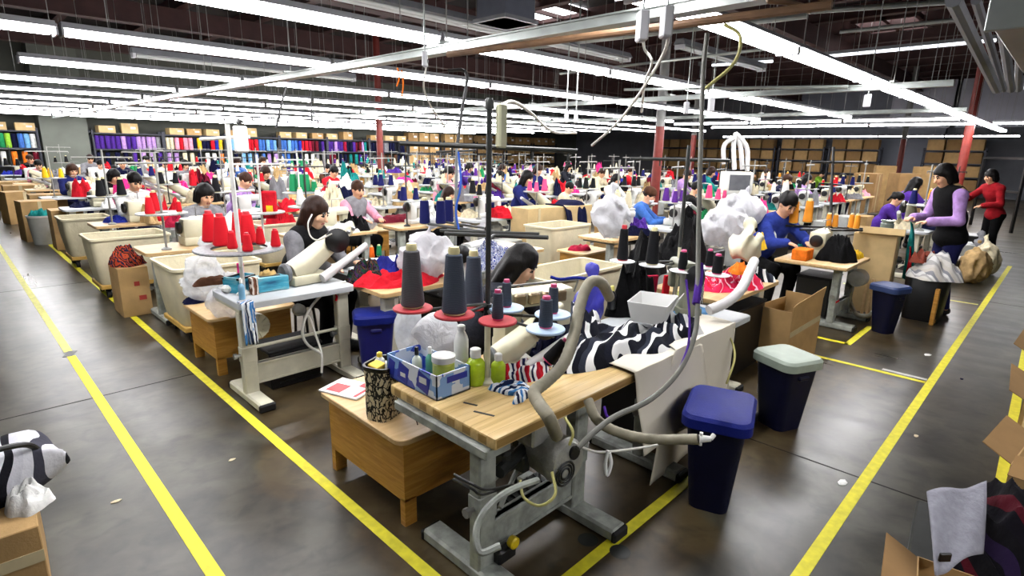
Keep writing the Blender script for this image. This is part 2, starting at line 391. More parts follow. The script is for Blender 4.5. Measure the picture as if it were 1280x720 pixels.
WALLM = mat('dull grey wall paint', (104, 106, 112), .8, 0, .12, 1.5); WALLB = mat('dim olive grey wall paint', (84, 86, 78), .8, 0, .15, 1.2)
ROOFM = mat('dark roof deck', (30, 24, 24), .9, 0, .25, 2); BEAMM = mat('red brown roof steel', (66, 40, 38), .7, 0, .2, 3)
struct(MB().bb((-4, 28.2, 0), (36, 28.4, 6)).obj('wall_back', WALLB))
struct(MB().bb((35.5, -4, 0), (35.7, 28.2, 6)).obj('wall_right', WALLM))
struct(MB().bb((-4, -4, 5.7), (36, 30, 5.85)).obj('ceiling', ROOFM))
for i in range(17):
    x = 1.2+2.05*i
    struct(MB().bb((x-.05, -4, 5.36), (x+.05, 28.2, 5.7)).bb((x-.12, -4, 5.34), (x+.12, 28.2, 5.37)).obj('roof_beam', BEAMM))
for y in (.2, 6.0, 12.0, 18.0, 24.0):
    struct(MB().bb((-4, y-.1, 4.85), (35.5, y+.1, 5.34)).bb((-4, y-.18, 4.82), (35.5, y+.18, 4.86)).obj('roof_girder', BEAMM))
YEL = mat('yellow floor tape', (222, 212, 44), .6, 0, .14, 20); YELP = mat('worn pale yellow floor tape', (214, 210, 116), .6, 0, .2, 14)
WHT = mat('scuffed white floor tape', (196, 196, 190), .6, 0, .2, 14)
def strip(a, b, wd, m, h=.002):
    a, b = V(*a, 0), V(*b, 0); d = unit(b-a); n = np.array([-d[1], d[0], 0])*wd/2
    return MB().loft([np.array([a-n, a+n, a+n+V(0, 0, h), a-n+V(0, 0, h)]), np.array([b-n, b+n, b+n+V(0, 0, h), b-n+V(0, 0, h)])]).obj('floor_marking', m)
for a, b, wd, m in (((.588, -2), (.588, 6.05), .062, YEL), ((.588, 6.2), (.588, 27), .062, YELP), ((1.272, 1.27), (1.272, 26), .06, YEL),
                    ((1.25, 1.287), (3.3, 1.287), .06, YEL), ((-1, .566), (13.2, .566), .06, YEL), ((5.62, .6), (5.62, 2.2), .05, YEL), ((5.70, .6), (5.70, .93), .045, WHT),
                    ((6.24, 1.345), (6.24, 2.6), .06, YEL), ((6.21, 1.345), (7.1, 1.345), .06, YEL), ((3.5, -.02), (13, .16), .06, YEL), ((9.3, .62), (9.3, 2.2), .05, YELP), ((.56, 6.05), (.62, 6.2), .07, DARKST)):
    struct(strip(a, b, wd, m, .0025 if m is not WHT else .003))
JOINT = mat('dark floor joint', (26, 25, 23), .9)
for a, b in (((3.55, 1.6), (3.62, -1.5)), ((-1, 4.9), (1.3, 4.9)), ((-1, 9.3), (1.3, 9.3)), ((.95, -2), (.95, 1.2)), ((9.6, 2), (9.6, -2))):
    struct(strip(a, b, .012, JOINT, .001)).name = 'floor_joint'
COLRED = mat('red brown column paint', (112, 32, 22), .5, 0, .15); COLGREY = mat('grey column paint', (140, 140, 138), .6, 0, .1)
COLS = []
def column(p, h=5.6, r=.11, red=2.6, name='column'):
    COLS.append((p[0], p[1]))
    b = MB().cyl((p[0], p[1], 0), (p[0], p[1], red), r, m=0, n=20).cyl((p[0], p[1], red), (p[0], p[1], h), r*.96, m=1, n=20).box((p[0], p[1], .01), (.4, .4, .02), m=1)
    return struct(b.obj(name, [COLRED, COLGREY if red < 2.7 else COLRED]))
for u, w, red in ((1207, 15.5, 2.8), (823, 13.5, 2.45), (475, 19, 2.9), (1128, 24, 2.6), (866, 24, 2.6)):
    q = dp(u, 185, w); column(q, red=red)
struct(MB().bb((2.9, 26.9, 0), (4.3, 28.2, 5.7)).obj('pillar', mat('grey green pillar paint', (98, 102, 94), .8, 0, .1, 2)))
struct(MB().bb((35.2, 5, 0), (35.5, 12.2, 5.2)).obj('wall_panel', mat('blue grey metal siding', (112, 116, 128), .6, 0, .06, 2)))
for k in range(3):
    struct(MB().bb((33+.02*k, .6+2.6*k-1.2, 3.2), (33.12, 3.0+2.6*k-1.2, 5.3)).obj('wall_panel', mat('pale lilac wall sheet', (166, 166, 178), .6, 0, .05, 2)))
# skylights: lit daylight panes in the roof
SKYL = emis('daylight pane', (.95, .97, 1, 1), 5.0)
for i, (u, v, n_) in enumerate(((1115, 30, 1), (672, 14, 2))):
    q = at(u, v, 5.55); a = .95 if i == 0 else 1.1
    o = MB().bb((q[0]-a, q[1]-a*.8, 5.60), (q[0]+a, q[1]+a*.8, 5.66)).obj('window_%d' % n_, SKYL); struct(o)
    fr = MB()
    for s_ in (-1, 0, 1): fr.bb((q[0]-a-.06, q[1]+s_*a*.8-.05, 5.5), (q[0]+a+.06, q[1]+s_*a*.8+.05, 5.62))
    for s_ in (-1, 1): fr.bb((q[0]+s_*a-.06, q[1]-a*.8, 5.5), (q[0]+s_*a+.06, q[1]+a*.8, 5.62))
    fr.obj('window_frame', BEAMM, o)
# ------------------------------------------------------------------ fluorescent rows
ORD = ['first', 'second', 'third', 'fourth', 'fifth', 'sixth', 'seventh', 'eighth', 'ninth', 'tenth', 'eleventh', 'twelfth', 'thirteenth', 'fourteenth']
LZ = 2.72; HOUSE = mat('white fixture enamel', (200, 200, 204), .5, 0, .04); WIREM = mat('hanging wire', (150, 150, 146), .4, .5, .1)
def make_light(L):
    t = thing('fluorescent_light', 'x', 'ceiling light')
    h = MB(); h.loft([np.array([(x, -.115, .045), (x, .115, .045), (x, .055, .10), (x, -.055, .10)]) for x in (.01, L-.01)])
    for x in (.012, L-.012): h.box((x, 0, .03), (.02, .19, .09), .004)
    h.obj('housing', HOUSE, t)
    MB().bb((.03, -.095, 0), (L-.03, .095, .046), .015).obj('tube_diffuser', TUBE, t)
    for x in (.35, L-.35): MB().cyl((x, 0, .09), (x, 0, 5.69-LZ), .0045, n=5).obj('hanging_wire', WIREM, t)
    return t
L0 = 2.42; lamp0 = None
ROWY = [2.02, 4.12, 6.3, 8.78, 11.3, 13.6, 16.0, 18.5, 21.0, 23.4, 25.6]  # last row is added to light the racks on the back wall
ROWX = [(3.05, 9), (.75, 6), (.9, 6), (.85, 6), (.7, 9), (.7, 9), (.6, 9), (.7, 9), (.8, 9), (.7, 9), (.7, 9)]
def place_lamp(x, y, rz, lab):
    global lamp0
    if lamp0 is None: lamp0 = make_light(L0); lamp0.location = (x, y, LZ); lamp0.rotation_euler.z = rz; lamp0['label'] = lab; lamp0['group'] = 'fluorescent ceiling lights'; return
    dup(lamp0, (x, y, LZ), rz, lab, 'fluorescent ceiling lights')
for r, (y, (x0, n)) in enumerate(zip(ROWY, ROWX)):
    x0 -= L0 if r in (1, 2) else 0; n += 1 if r in (1, 2) else 0
    for k in range(n):
        x = x0+k*(L0+.02)
        rowname = 'over the front workbench' if r == 0 else 'in the %s ceiling row from the front' % ORD[r]
        place_lamp(x, y, 0, '%s lit ceiling light from the left %s' % (ORD[k], rowname))
for k in range(3): place_lamp(-1.0+k*(L0+.02), -2.2, 0, '%s lit ceiling light of the row behind the right aisle' % ORD[k])
for k in range(1): place_lamp(.56+k*(L0+.02), 2.02, 0, '%s lit ceiling light continuing the front workbench row over the left aisle' % ORD[k])
for x, ys, nm in ((17.0, (2.2, 4.64, 7.08), 'nearest cross row'), (19.6, (-.6, 2.2, 4.64, 7.08), 'second cross row'), (30.5, (1.9, 4.34, 6.78, 9.22, 11.66), 'farthest cross row')):
    for k, y_ in enumerate(ys): place_lamp(x, y_, math.pi/2, '%s lit ceiling light from the right in the %s' % (ORD[k], nm))
UNLIT = mat('unlit tube glass', (190, 194, 190), .25, 0, .03); FIXG = mat('dusty grey fixture', (118, 120, 124), .5, 0, .1)
def dead_light(p, L, lab, wd=.16):
    t = thing('unlit_fluorescent_light', lab, 'ceiling light', tuple(p))
    MB().loft([np.array([(x, -wd*.6, .06), (x, wd*.6, .06), (x, wd*.35, .14), (x, -wd*.35, .14)]) for x in (0, L)]).obj('housing', FIXG, t)
    for s_ in (-1, 1): MB().cyl((.05, s_*wd*.28, .03), (L-.05, s_*wd*.28, .03), .02, n=10).obj('tube', UNLIT, t)
    for x in (.0, L-.04): MB().bb((x, -wd*.45, 0), (x+.04, wd*.45, .07)).obj('lamp_holder', HOUSE, t)
    for x in (.4, L-.4): MB().cyl((x, 0, .13), (x, 0, 5.69-p[2]), .004, n=5).obj('hanging_wire', WIREM, t)
dead_light((3.0, 5.7, 3.3), 5.4, 'long unlit grey fluorescent fixture high above the lit rows, top centre', .22)
dead_light(tuple(at(165, 72, 3.05)), 3.6, 'short unlit fluorescent fixture behind the second lit row at the left', .14)
dead_light((7.8, 4.4, 3.3), 3.0, 'small unlit fluorescent fixture right of the long unlit one', .16)
# high lit tubes near the right wall
for a, b, lab in ((at(1012, 74, 3.9), at(1245, 52, 3.9), 'thin high lit tube above the right aisle lights'), (at(890, 83, 3.9), at(966, 78, 3.9), 'short high lit tube right of the hanging hose')):
    d = b-a; L = float(np.linalg.norm(d[:2])); t = thing('strip_light', lab, 'ceiling light', tuple(a), math.atan2(d[1], d[0]))
    MB().bb((0, -.04, 0), (L, .04, .05), .01).obj('tube_diffuser', emis('high tube', (.9, .93, 1, 1), 2.2), t); MB().bb((0, -.06, .05), (L, .06, .11)).obj('housing', FIXG, t)
    for x in (.3, L-.3): MB().cyl((x, 0, .1), (x, 0, 5.69-a[2]), .005, n=5).obj('hanging_wire', WIREM, t)
# ------------------------------------------------------------------ power busways, pipes, ducts
RAILM = mat('galvanised busway', (158, 164, 160), .35, .5, .12, 8); PIPEB = mat('rusty brown pipe', (112, 84, 60), .5, .2, .25, 9)
def busway(x, y0, y1, z, lab, wd=.09):
    t = thing('power_busway', lab, 'busway', (x, y0, z)); L = y1-y0
    MB().bb((-wd/2, 0, 0), (wd/2, L, .05)).bb((-wd/2-.015, 0, .05), (wd/2+.015, L, .062)).bb((-wd/2-.015, 0, -.008), (wd/2+.015, L, 0)).obj('rail', RAILM, t)
    for k in range(int(L/3)+1):
        y = .6+3*k
        if y < L: MB().cyl((0, y, .06), (0, y, 5.69-z), .006, n=6).obj('hanging_rod', WIREM, t); MB().box((0, y, .075), (.18, .05, .03), .005).obj('clamp', RAILM, t)
    return t
busway(3.22, .4, 26, 2.64, 'long galvanised power busway crossing over the workbench toward the back wall')
busway(8.4, 1.2, 25, 2.66, 'second galvanised busway, over the middle of the hall', .08)
busway(13.0, 1.6, 25, 2.66, 'third galvanised busway, toward the far right lights', .08)
for a, b, r, lab in ((at(560, 68, 2.52), at(1040, 6, 2.52), .022, 'rusty brown conduit hanging below the near busway'), (at(640, 62, 3.4), at(1010, 20, 3.4), .03, 'grey pipe high behind the near busway'),
                     (at(700, 92, 2.9), at(1000, 56, 2.9), .016, 'thin conduit sloping behind the two white switch boxes'), (at(780, 112, 2.7), at(1060, 108, 2.7), .02, 'grey conduit behind the second light row on the right'),
                     (at(930, 20, 4.6), at(1190, 2, 4.6), .05, 'sprinkler pipe high beside the skylight'), (at(1050, 40, 4.6), at(1200, 24, 4.6), .04, 'dark sprinkler branch pipe under the skylight')):
    o = MB().cyl(a, b, r, n=10).obj('conduit_pipe', PIPEB if 'brown' in lab else RAILM); tag(o, lab, 'pipe')
for i, (dx, r) in enumerate(((0, .03), (.09, .022), (.2, .03), (.5, .028), (.58, .02))):
    o = MB().cyl(aty(1192+28*i, 0, .5), aty(1246+9*i, 112, .52), r, n=8).obj('conduit_pipe', FIXG); tag(o, '%s dark pipe from the left running along the ceiling at top right' % ORD[i], 'pipe')
t = thing('air_duct', 'white sheet metal duct cut by the top right corner', 'duct', tuple(aty(1262, 0, .33)))
MB().box((.5, -.05, .1), (1.6, .12, .5), .01).obj('duct_body', HOUSE, t); MB().box((-.31, -.05, .1), (.03, .15, .53), .004).obj('flange', RAILM, t)
t = thing('hanging_duct', 'blue grey square duct hanging from the roof at top centre', 'duct', tuple(dp(632, 30, 6.5)))
MB().bb((-.24, -.24, 0), (.24, .24, 2.0), .01).obj('duct_body', mat('blue grey duct', (96, 100, 112), .5, .2, .06), t); MB().bb((-.27, -.27, 0), (.27, .27, .04)).obj('flange', FIXG, t)
def jbox(u, v, w, sz, lab, cable=None):
    p = dp(u, v, w); t = thing('switch_box', lab, 'switch box', tuple(p), math.pi/4)
    MB().box((0, 0, 0), (sz, sz*.6, sz*1.7), .008).obj('housing', HOUSE, t); MB().cyl((0, 0, sz*.8), (0, 0, 5.69-p[2]), .006, n=6).obj('drop_conduit', RAILM, t); MB().box((0, -sz*.31, -sz*.2), (sz*.3, .012, sz*.4), .003).obj('lever', DARKST, t)
jbox(803, 33, 2.85, .085, 'white switch box on the near busway, left of a close pair'); jbox(833, 28, 2.8, .085, 'white switch box on the near busway, right of a close pair')
jbox(531, 74, 3.9, .06, 'white switch box above the red streamers on the busway'); jbox(708, 147, 6.5, .07, 'left white switch box by the far busway above the gap'); jbox(720, 147, 6.5, .07, 'right white switch box by the far busway above the gap')
jbox(1084, 126, 7.2, .09, 'white switch box under the right aisle lights'); jbox(858, 135, 6.6, .08, 'white switch box left of the hanging hose'); jbox(889, 131, 6.6, .09, 'white switch box right of the hanging hose')
def cable(name, pts, r, m, lab, cat='cable', n=7, ribs=0, sm=6): return tag(MB().tube(pts, r, n, 0, sm, ribs).obj(name, m), lab, cat)
CABW = mat('white cable sheath', (206, 204, 194), .45, 0, .06); CABB = mat('black cable sheath', (22, 22, 22), .5, 0, .1); CABY = mat('pale yellow hose', (196, 190, 120), .4, 0, .1)
W_ = 3.3
cable('power_cable', [dp(836, 44, 2.82), dp(830, 66, W_), dp(808, 104, W_+.2), dp(775, 150, W_+.5), dp(740, 182, W_+.8)], .010, CABW, 'white cable slanting down from the right switch box')
cable('power_cable', [dp(804, 49, 2.87), dp(806, 62, W_), dp(815, 78, W_), dp(806, 104, W_+.3), dp(802, 140, W_+.8)], .008, CABW, 'curled white cable below the left switch box')
cable('power_cable', [dp(560, 88, 4.2), dp(583, 92, 4.2), dp(577, 140, 4.2), dp(572, 178, 4.2)], .013, CABB, 'dark cable dropping from the conduit to the grey guide bar')
cable('power_cable', [dp(358, 108, 6.5), dp(352, 130, 6.5), dp(345, 160, 6.5)], .013, CABB, 'short dark cable hanging above the rows at left centre')
cable('power_cable', [dp(388, 108, 7), dp(389, 130, 7), dp(390, 158, 7)], .010, CABB, 'thin dark cable right of the short hanging one')
cable('power_cable', [dp(533, 82, 4.0), dp(530, 110, 4.1), dp(540, 135, 4.4), dp(556, 158, 4.8)], .007, CABW, 'white wire hanging beside the red streamers')
cable('power_cable', [dp(622, 136, 2.9), dp(640, 127, 3.0), dp(662, 140, 3.3), dp(690, 164, 3.8), dp(720, 166, 4.5)], .010, CABW, 'white cable arching from the top of the tall dark pole')
cable('air_hose', [dp(1010, 10, 3.0), dp(985, 3, 2.9), dp(960, 0, 2.9), dp(1000, -12, 2.9), dp(1032, 2, 3.0), dp(1010, 14, 3.0)], .016, PIPEB, 'coiled tan hose looped on the conduit at top right', 'hose')
cable('air_hose', [dp(905, 30, 3.1), dp(925, 45, 3.1), dp(918, 78, 3.1), dp(880, 112, 3.15)], .010, CABY, 'pale yellow hose curling beside the grey hose', 'hose')
for i, (u0, v0, u1, v1) in enumerate(((497, 85, 496, 108), (502, 88, 502, 122))):
    tag(MB().tube([dp(u0, v0, 4.0), dp(u0+2, (v0+v1)/2, 4.0), dp(u1, v1, 4.0)], .006, 5).obj('streamer', F_['orange']), '%s red orange streamer tied to the busway' % ('shorter left' if i == 0 else 'longer right'), 'streamer')
# ------------------------------------------------------------------ storage racks on the two far walls
RACKM = mat('dark rack steel', (40, 42, 52), .5, .3, .15)
def make_rack(L, zs, H):
    t = thing('storage_rack', 'x', 'rack')
    for x in (0, L):
        for y in (0, .55): MB().bb((x-.03, y-.03, 0), (x+.03, y+.03, H)).obj('upright', RACKM, t)
    for z in zs: MB().bb((-.02, -.03, z-.05), (L+.02, .58, z)).obj('shelf', RACKM, t)
    return t
SH = [.35, .98, 1.6, 2.2]; rack0 = None; RY = 26.9
def roll_mesh(h, r): return MB().lathe([(r*.8, 0), (r, .02), (r*.98, h*.5), (r, h-.03), (r*.8, h), (r*.3, h)], n=9)
roll0 = MB().lathe([(.075, 0), (.085, .02), (.08, .25), (.085, .46), (.07, .49), (.02, .49)], n=9).mesh('fabric_roll', F_['purple'])
pal = {0: ['orange', 'orange', 'green', 'green', 'green', 'green', 'lime', 'navy', 'blue', 'sky', 'white'], 1: ['purple', 'purple', 'purple', 'lilac', 'purple', 'lilac', 'lilac', 'lilac', 'grey'], 2: ['cream', 'pink', 'red', 'pink', 'navy', 'yellow', 'navy', 'red', 'royal', 'yellow'],
       3: ['sky', 'blue', 'sky', 'red', 'red', 'red', 'blue', 'sky', 'blue', 'sky'], 4: ['blue', 'sky', 'blue', 'royal', 'red', 'crimson', 'maroon', 'navy', 'purple'], 5: ['purple', 'lilac', 'purple', 'crimson', 'navy', 'purple', 'maroon', 'lilac', 'teal'], 6: ['navy', 'purple', 'grey', 'navy', 'charcoal', 'navy']}
pal2 = {0: ['purple', 'white', 'red', 'navy', 'white', 'orange', 'orange', 'maroon'], 1: ['navy', 'navy', 'purple', 'lilac', 'purple'], 2: ['lilac', 'cream', 'navy', 'white', 'orange'], 3: ['navy', 'sky', 'blue', 'lilac'], 4: ['blue', 'navy', 'white', 'grey'], 5: ['maroon', 'navy', 'teal', 'purple'], 6: ['charcoal', 'brown', 'navy']}
CN = dict(navy='navy blue', sky='sky blue', hotpink='hot pink', darkred='dark red', royal='royal blue')
def cn(c): return CN.get(c, c)
LR = 2.34
SECT = ['leftmost rack section', 'rack section right of the grey pillar', 'second rack section right of the pillar', 'third rack section right of the pillar', 'fourth rack section right of the pillar', 'fifth rack section right of the pillar', 'last coloured rack section']
for k in range(7):
    x = (.45 if k == 0 else 4.42+(k-1)*(LR+.06)); lab = 'dark storage rack with coloured rolls, '+SECT[k]
    if rack0 is None: rack0 = make_rack(LR, SH, 2.3); rack0.location = (x, RY, 0); rack0['label'] = lab; rack0['group'] = 'racks along the back wall'
    else: dup(rack0, (x, RY, 0), 0, lab, 'racks along the back wall')
    for lv, (pp, nm) in enumerate(((pal[k], 'upper'), (pal2[k], 'middle'))):
        n = 13 if lv == 0 else 8
        for i in range(n):
            c = pp[int(i*len(pp)/n)]; o = bpy.data.objects.new('fabric_roll', roll0); COL.objects.link(o)
            o.material_slots[0].link = 'OBJECT'; o.material_slots[0].material = F_[c]
            o.location = (x+.13+i*(LR-.26)/(n-1), RY+.14+.05*math.sin(i*2.3), SH[2-lv]); o.rotation_euler.z = i
            tag(o, '%s roll on the %s shelf of the %s' % (cn(c), nm, SECT[k]), 'fabric roll', '%s rolls on the %s shelf, %s' % (cn(c), nm, SECT[k]))
def make_carton(w_, d, h, m=CARD, name='cardboard_carton'):
    t = thing(name, 'x', 'carton')
    MB().box((0, 0, h/2), (w_, d, h), .004).obj('body', m, t)
    MB().box((0, 0, h+.001), (w_*.98, .05, .004)).box((0, -d/2-.001, h*.86), (.05, .004, h*.28)).obj('tape_strip', TAPE, t)
    MB().box((w_*.2, -d/2-.002, h*.55), (w_*.3, .003, h*.22)).obj('paper_label', PAPER, t)
    return t
ct0 = make_carton(.55, .45, .38); ct0.location = (7.0, RY+.28, SH[3]); ct0['label'] = 'brown carton on top of the third rack section right of the pillar, left of its pair'
ct0['group'] = 'cartons on the racks'
k = 0
for s_ in range(7):
    x = (.45 if s_ == 0 else 4.42+(s_-1)*(LR+.06))
    for j in range(2 if s_ % 2 else 3):
        dup(ct0, (x+.4+j*.78+.1*math.sin(s_+j), RY+.27, SH[3]), .1*math.sin(3*j+s_), '%s carton from the left on top of the %s' % (ORD[j], SECT[s_]), 'cartons on the racks', None, {'body': CARD2 if (s_+j) % 3 else CARD}, (1, 1, .7+.3*((s_*j) % 2)))
ct0.location = (19.2, RY+.28, SH[0]); ct0['label'] = 'brown carton low on the last coloured rack section'
# pallet racks with brown cartons: continue along the back wall and on the right wall
NX = 0
for k in range(5):
    x = 4.42+6*(LR+.06)+k*2.6; dup(rack0, (x, RY, 0), 0, '%s brown carton rack right of the coloured fabric racks' % ORD[k], 'racks along the back wall')
    for lv in range(4):
        for j in range(3): dup(ct0, (x+.42+j*.75, RY+.26, SH[lv]), 0, '%s carton on level %s of the %s carton rack at the back' % (ORD[j], ['one', 'two', 'three', 'four'][lv], ORD[k]), 'cartons in the back wall racks', None, {'body': CARDIN if (k+lv+j) % 3 == 0 else CARD}, (1.2, 1, 1.25))
for k in range(6):
    y = 3.2+k*2.6+(1.6 if k > 0 else 0); 
    dup(rack0, (34.6, y, 0), math.pi/2, '%s carton rack from the right against the right wall' % ORD[k], 'racks along the right wall')
    for lv in range(4):
        for j in range(3): dup(ct0, (34.3, y+.42+j*.75, SH[lv]), math.pi/2, '%s carton on level %s of the %s rack by the right wall' % (ORD[j], ['one', 'two', 'three', 'four'][lv], ORD[k]), 'cartons in the right wall racks', None, {'body': CARDIN if (k+lv+j) % 2 == 0 else CARD}, (1.2, 1, 1.3))
# ================================================================== BUILDERS
def t_table(name, label, w_=1.15, d=.6, h=.75, top=None, leg=None, th=.035, thick_under=True, group=None, loc=(0, 0, 0), rz=0, motor=True, rail_h=.24, slab=False, legx=(.12, None), foot=(-.14, .48), coly=.14):
    """Industrial sewing table; local origin at the front left corner on the floor, front edge along +x, depth along +y."""
    top = top or GREYTOP; leg = leg or LEGCREAM
    t = thing(name, label, 'sewing table', loc, rz, group); z1 = h-th
    b = MB()
    if slab: b.bb((0, 0, z1), (w_, d, h), .012, seg=2)
    else:
        P = rrect(w_, d, .05, 4, (w_/2, d/2)); b.loft([sec(P, z1), sec(P, h-.004), sec(rrect(w_-.008, d-.008, .048, 4, (w_/2, d/2)), h)])
    b.obj('tabletop', top, t)
    xs = (legx[0], legx[1] or w_-.12)
    for x in xs:
        l = MB(); l.bb((x-.05, coly-.035, .05), (x+.05, coly+.035, z1-.03), .008); l.bb((x-.055, foot[0], 0), (x+.055, foot[1], .065), .012)
        l.bb((x-.05, .05, z1-.035), (x+.05, d-.05, z1), .006); l.bb((x-.053, coly-.038, .30), (x+.053, coly+.038, .42), .004)
        lo = l.obj('leg', leg, t)
        k = MB(); k.cyl((x-.085, coly, .36), (x+.06, coly, .36), .012, n=8); k.cyl((x-.10, coly, .36), (x-.08, coly, .36), .022, n=8); k.obj('adjusting_knob', STEEL, lo)
        f = MB(); f.box((x, foot[0], .028), (.118, .03, .058), .01); f.box((x, foot[1], .028), (.118, .03, .058), .01); f.obj('rubber_foot', BLACKR, lo)
    r = MB(); r.bb((xs[0], coly-.02, .12), (xs[1], coly+.02, .12+rail_h*.6), .006); r.bb((xs[0], coly-.028, .12), (xs[1], coly+.028, .135)); r.bb((xs[0], coly-.028, .12+rail_h*.6-.015), (xs[1], coly+.028, .12+rail_h*.6)); r.obj('cross_rail', leg, t)
    p = MB(); p.box((w_*.5, d*.42, .07), (.34, .22, .018), .006, rotx(.2))
    for i in range(6): p.box((w_*.5-.13+i*.052, d*.42, .082), (.012, .2, .01), 0, rotx(.2))
    p.obj('treadle', DARKST, t)
    MB().cyl((w_*.5+.1, d*.45, .08), (w_*.56+.1, d*.55, z1-.16), .007, n=6).obj('pitman_rod', STEEL, t)
    if motor:
        mb = MB(); c = V(w_*.60, d*.42, z1-.17)
        mb.lathe([(.03, -.13), (.07, -.12), (.085, -.10), (.085, .05), (.09, .055), (.09, .10), (.07, .12), (.02, .125)], c, 18, R=roty(math.pi/2))
        for i in range(8):
            a = i*math.pi/4; mb.box(c+V(.122, .045*math.cos(a), .045*math.sin(a)), (.008, .012, .012))
        mb.box(c+V(-.02, 0, .11), (.12, .1, .08), .01); m_ = mb.obj('motor', ALU, t)
        MB().cyl(c+V(-.19, 0, 0), c+V(-.165, 0, 0), .055, n=16).obj('pulley', DARKST, m_)
    return t
def machine_overlock(m=None, name='overlock_machine'):
    """Boxy overlock/coverstitch head, front toward -y; origin under its base centre."""
    m = m or CREAM_M; t = thing(name, 'x', 'sewing machine')
    b = MB(); b.box((0, .02, .05), (.36, .26, .10), .02, seg=2); b.box((.08, .06, .19), (.2, .18, .22), .03, seg=2)
    b.box((-.06, .05, .265), (.3, .13, .1), .03, seg=2); b.box((-.17, .02, .19), (.09, .12, .15), .02, seg=2); b.obj('body', m, t)
    n = MB(); n.cyl((-.17, .0, .03), (-.17, .0, .13), .008, n=8); n.box((-.17, -.06, .103), (.09, .10, .008), .003); n.cyl((-.17, .0, .1), (-.17, -.03, .1), .01, n=6); n.obj('presser_foot', STEEL, t)
    h = MB(); h.lathe([(.03, -.02), (.065, -.015), (.07, 0), (.065, .02), (.03, .028)], (.20, .06, .2), 18, R=roty(math.pi/2)); h.obj('handwheel', BLACKP, t)
    d = MB()
    for i in range(4): d.lathe([(.012, 0), (.02, .004), (.02, .012), (.008, .016), (.006, .035)], (-.12+i*.055, -.018, .285), 10, R=rotx(math.pi/2))
    d.obj('tension_dial', STEEL, t)
    g = MB(); g.cyl((.02, .08, .31), (.02, .08, .42), .005, n=6); g.cyl((-.12, .08, .42), (.12, .08, .42), .004, n=6); g.obj('thread_guide', STEEL, t)
    return t
def machine_lockstitch(m=None, name='lockstitch_machine'):
    m = m or WHITE_M; t = thing(name, 'x', 'sewing machine')
    b = MB(); b.box((0, 0, .03), (.48, .18, .06), .012, seg=2); b.box((.17, 0, .17), (.12, .15, .26), .03, seg=2)
    P = lambda x, h_, z: np.array([(x, q[0], z+q[1]) for q in rrect(.11, h_, .03, 4)])
    b.loft([P(.2, .12, .27), P(0, .10, .275), P(-.15, .09, .28), P(-.19, .11, .27)]); b.box((-.185, 0, .215), (.08, .10, .17), .02, seg=2); b.obj('body', m, t)
    n = MB(); n.cyl((-.185, 0, .06), (-.185, 0, .14), .008, n=8); n.box((-.185, -.02, .066), (.03, .05, .006)); n.obj('presser_foot', STEEL, t)
    MB().lathe([(.03, -.025), (.075, -.02), (.078, 0), (.06, .02), (.03, .03)], (.26, 0, .25), 20, R=roty(math.pi/2)).obj('handwheel', BLACKP, t)
    MB().lathe([(.012, 0), (.022, .004), (.022, .014), (.01, .03)], (-.14, -.055, .26), 10, R=rotx(math.pi/2)).obj('tension_dial', STEEL, t)
    MB().box((.1, -.058, .28), (.12, .004, .03)).obj('name_plate', STEEL, t)
    return t
def machine_offarm(m=None, name='off_the_arm_machine'):
    """Feed-off-the-arm head: a long tapered arm rising away to the right, as on the second row's table."""
    m = m or CREAM_M; t = thing(name, 'x', 'sewing machine')
    b = MB(); b.box((-.02, .02, .04), (.34, .24, .08), .02, seg=2)
    P = lambda c, w_, h_: np.array([c+V(-.3*q[1], q[0], .95*q[1]) for q in rrect(w_, h_, min(w_, h_)*.35, 4)])
    b.loft([P(V(-.16, 0, .10), .15, .15), P(V(.0, 0, .16), .17, .18), P(V(.18, 0, .27), .14, .16), P(V(.36, 0, .37), .10, .12), P(V(.46, 0, .42), .07, .09)])
    b.obj('body', m, t)
    P2 = lambda c, r: np.array([c+V(-.3*math.sin(a)*r, math.cos(a)*r, .95*math.sin(a)*r) for a in np.arange(12)*math.pi/6])
    MB().loft([P2(V(.04, -.13, .04), .04), P2(V(.25, -.13, .14), .034), P2(V(.5, -.13, .26), .028)]).obj('cylinder_arm', HOSEW, t)
    MB().lathe([(.035, -.02), (.098, -.018), (.102, .008), (.06, .022), (.024, .036)], (.22, -.11, .33), 22, R=rotz(-.35)@rotx(math.pi/2)).obj('handwheel', BLACKP, t)
    MB().lathe([(.03, -.02), (.075, -.02), (.078, .01), (.06, .03), (.02, .035)], (-.22, -.02, .11), 18, R=roty(-math.pi/2)).obj('end_cover', mat('grey machine knob', (104, 106, 108), .5, 0, .25, 30), t)
    d = MB()
    for i in range(3): d.lathe([(.012, 0), (.02, .004), (.02, .012), (.006, .03)], (.30+i*.05, -.085, .36+i*.025), 10, R=rotx(math.pi/2))
    d.obj('tension_dial', STEEL, t)
    return t
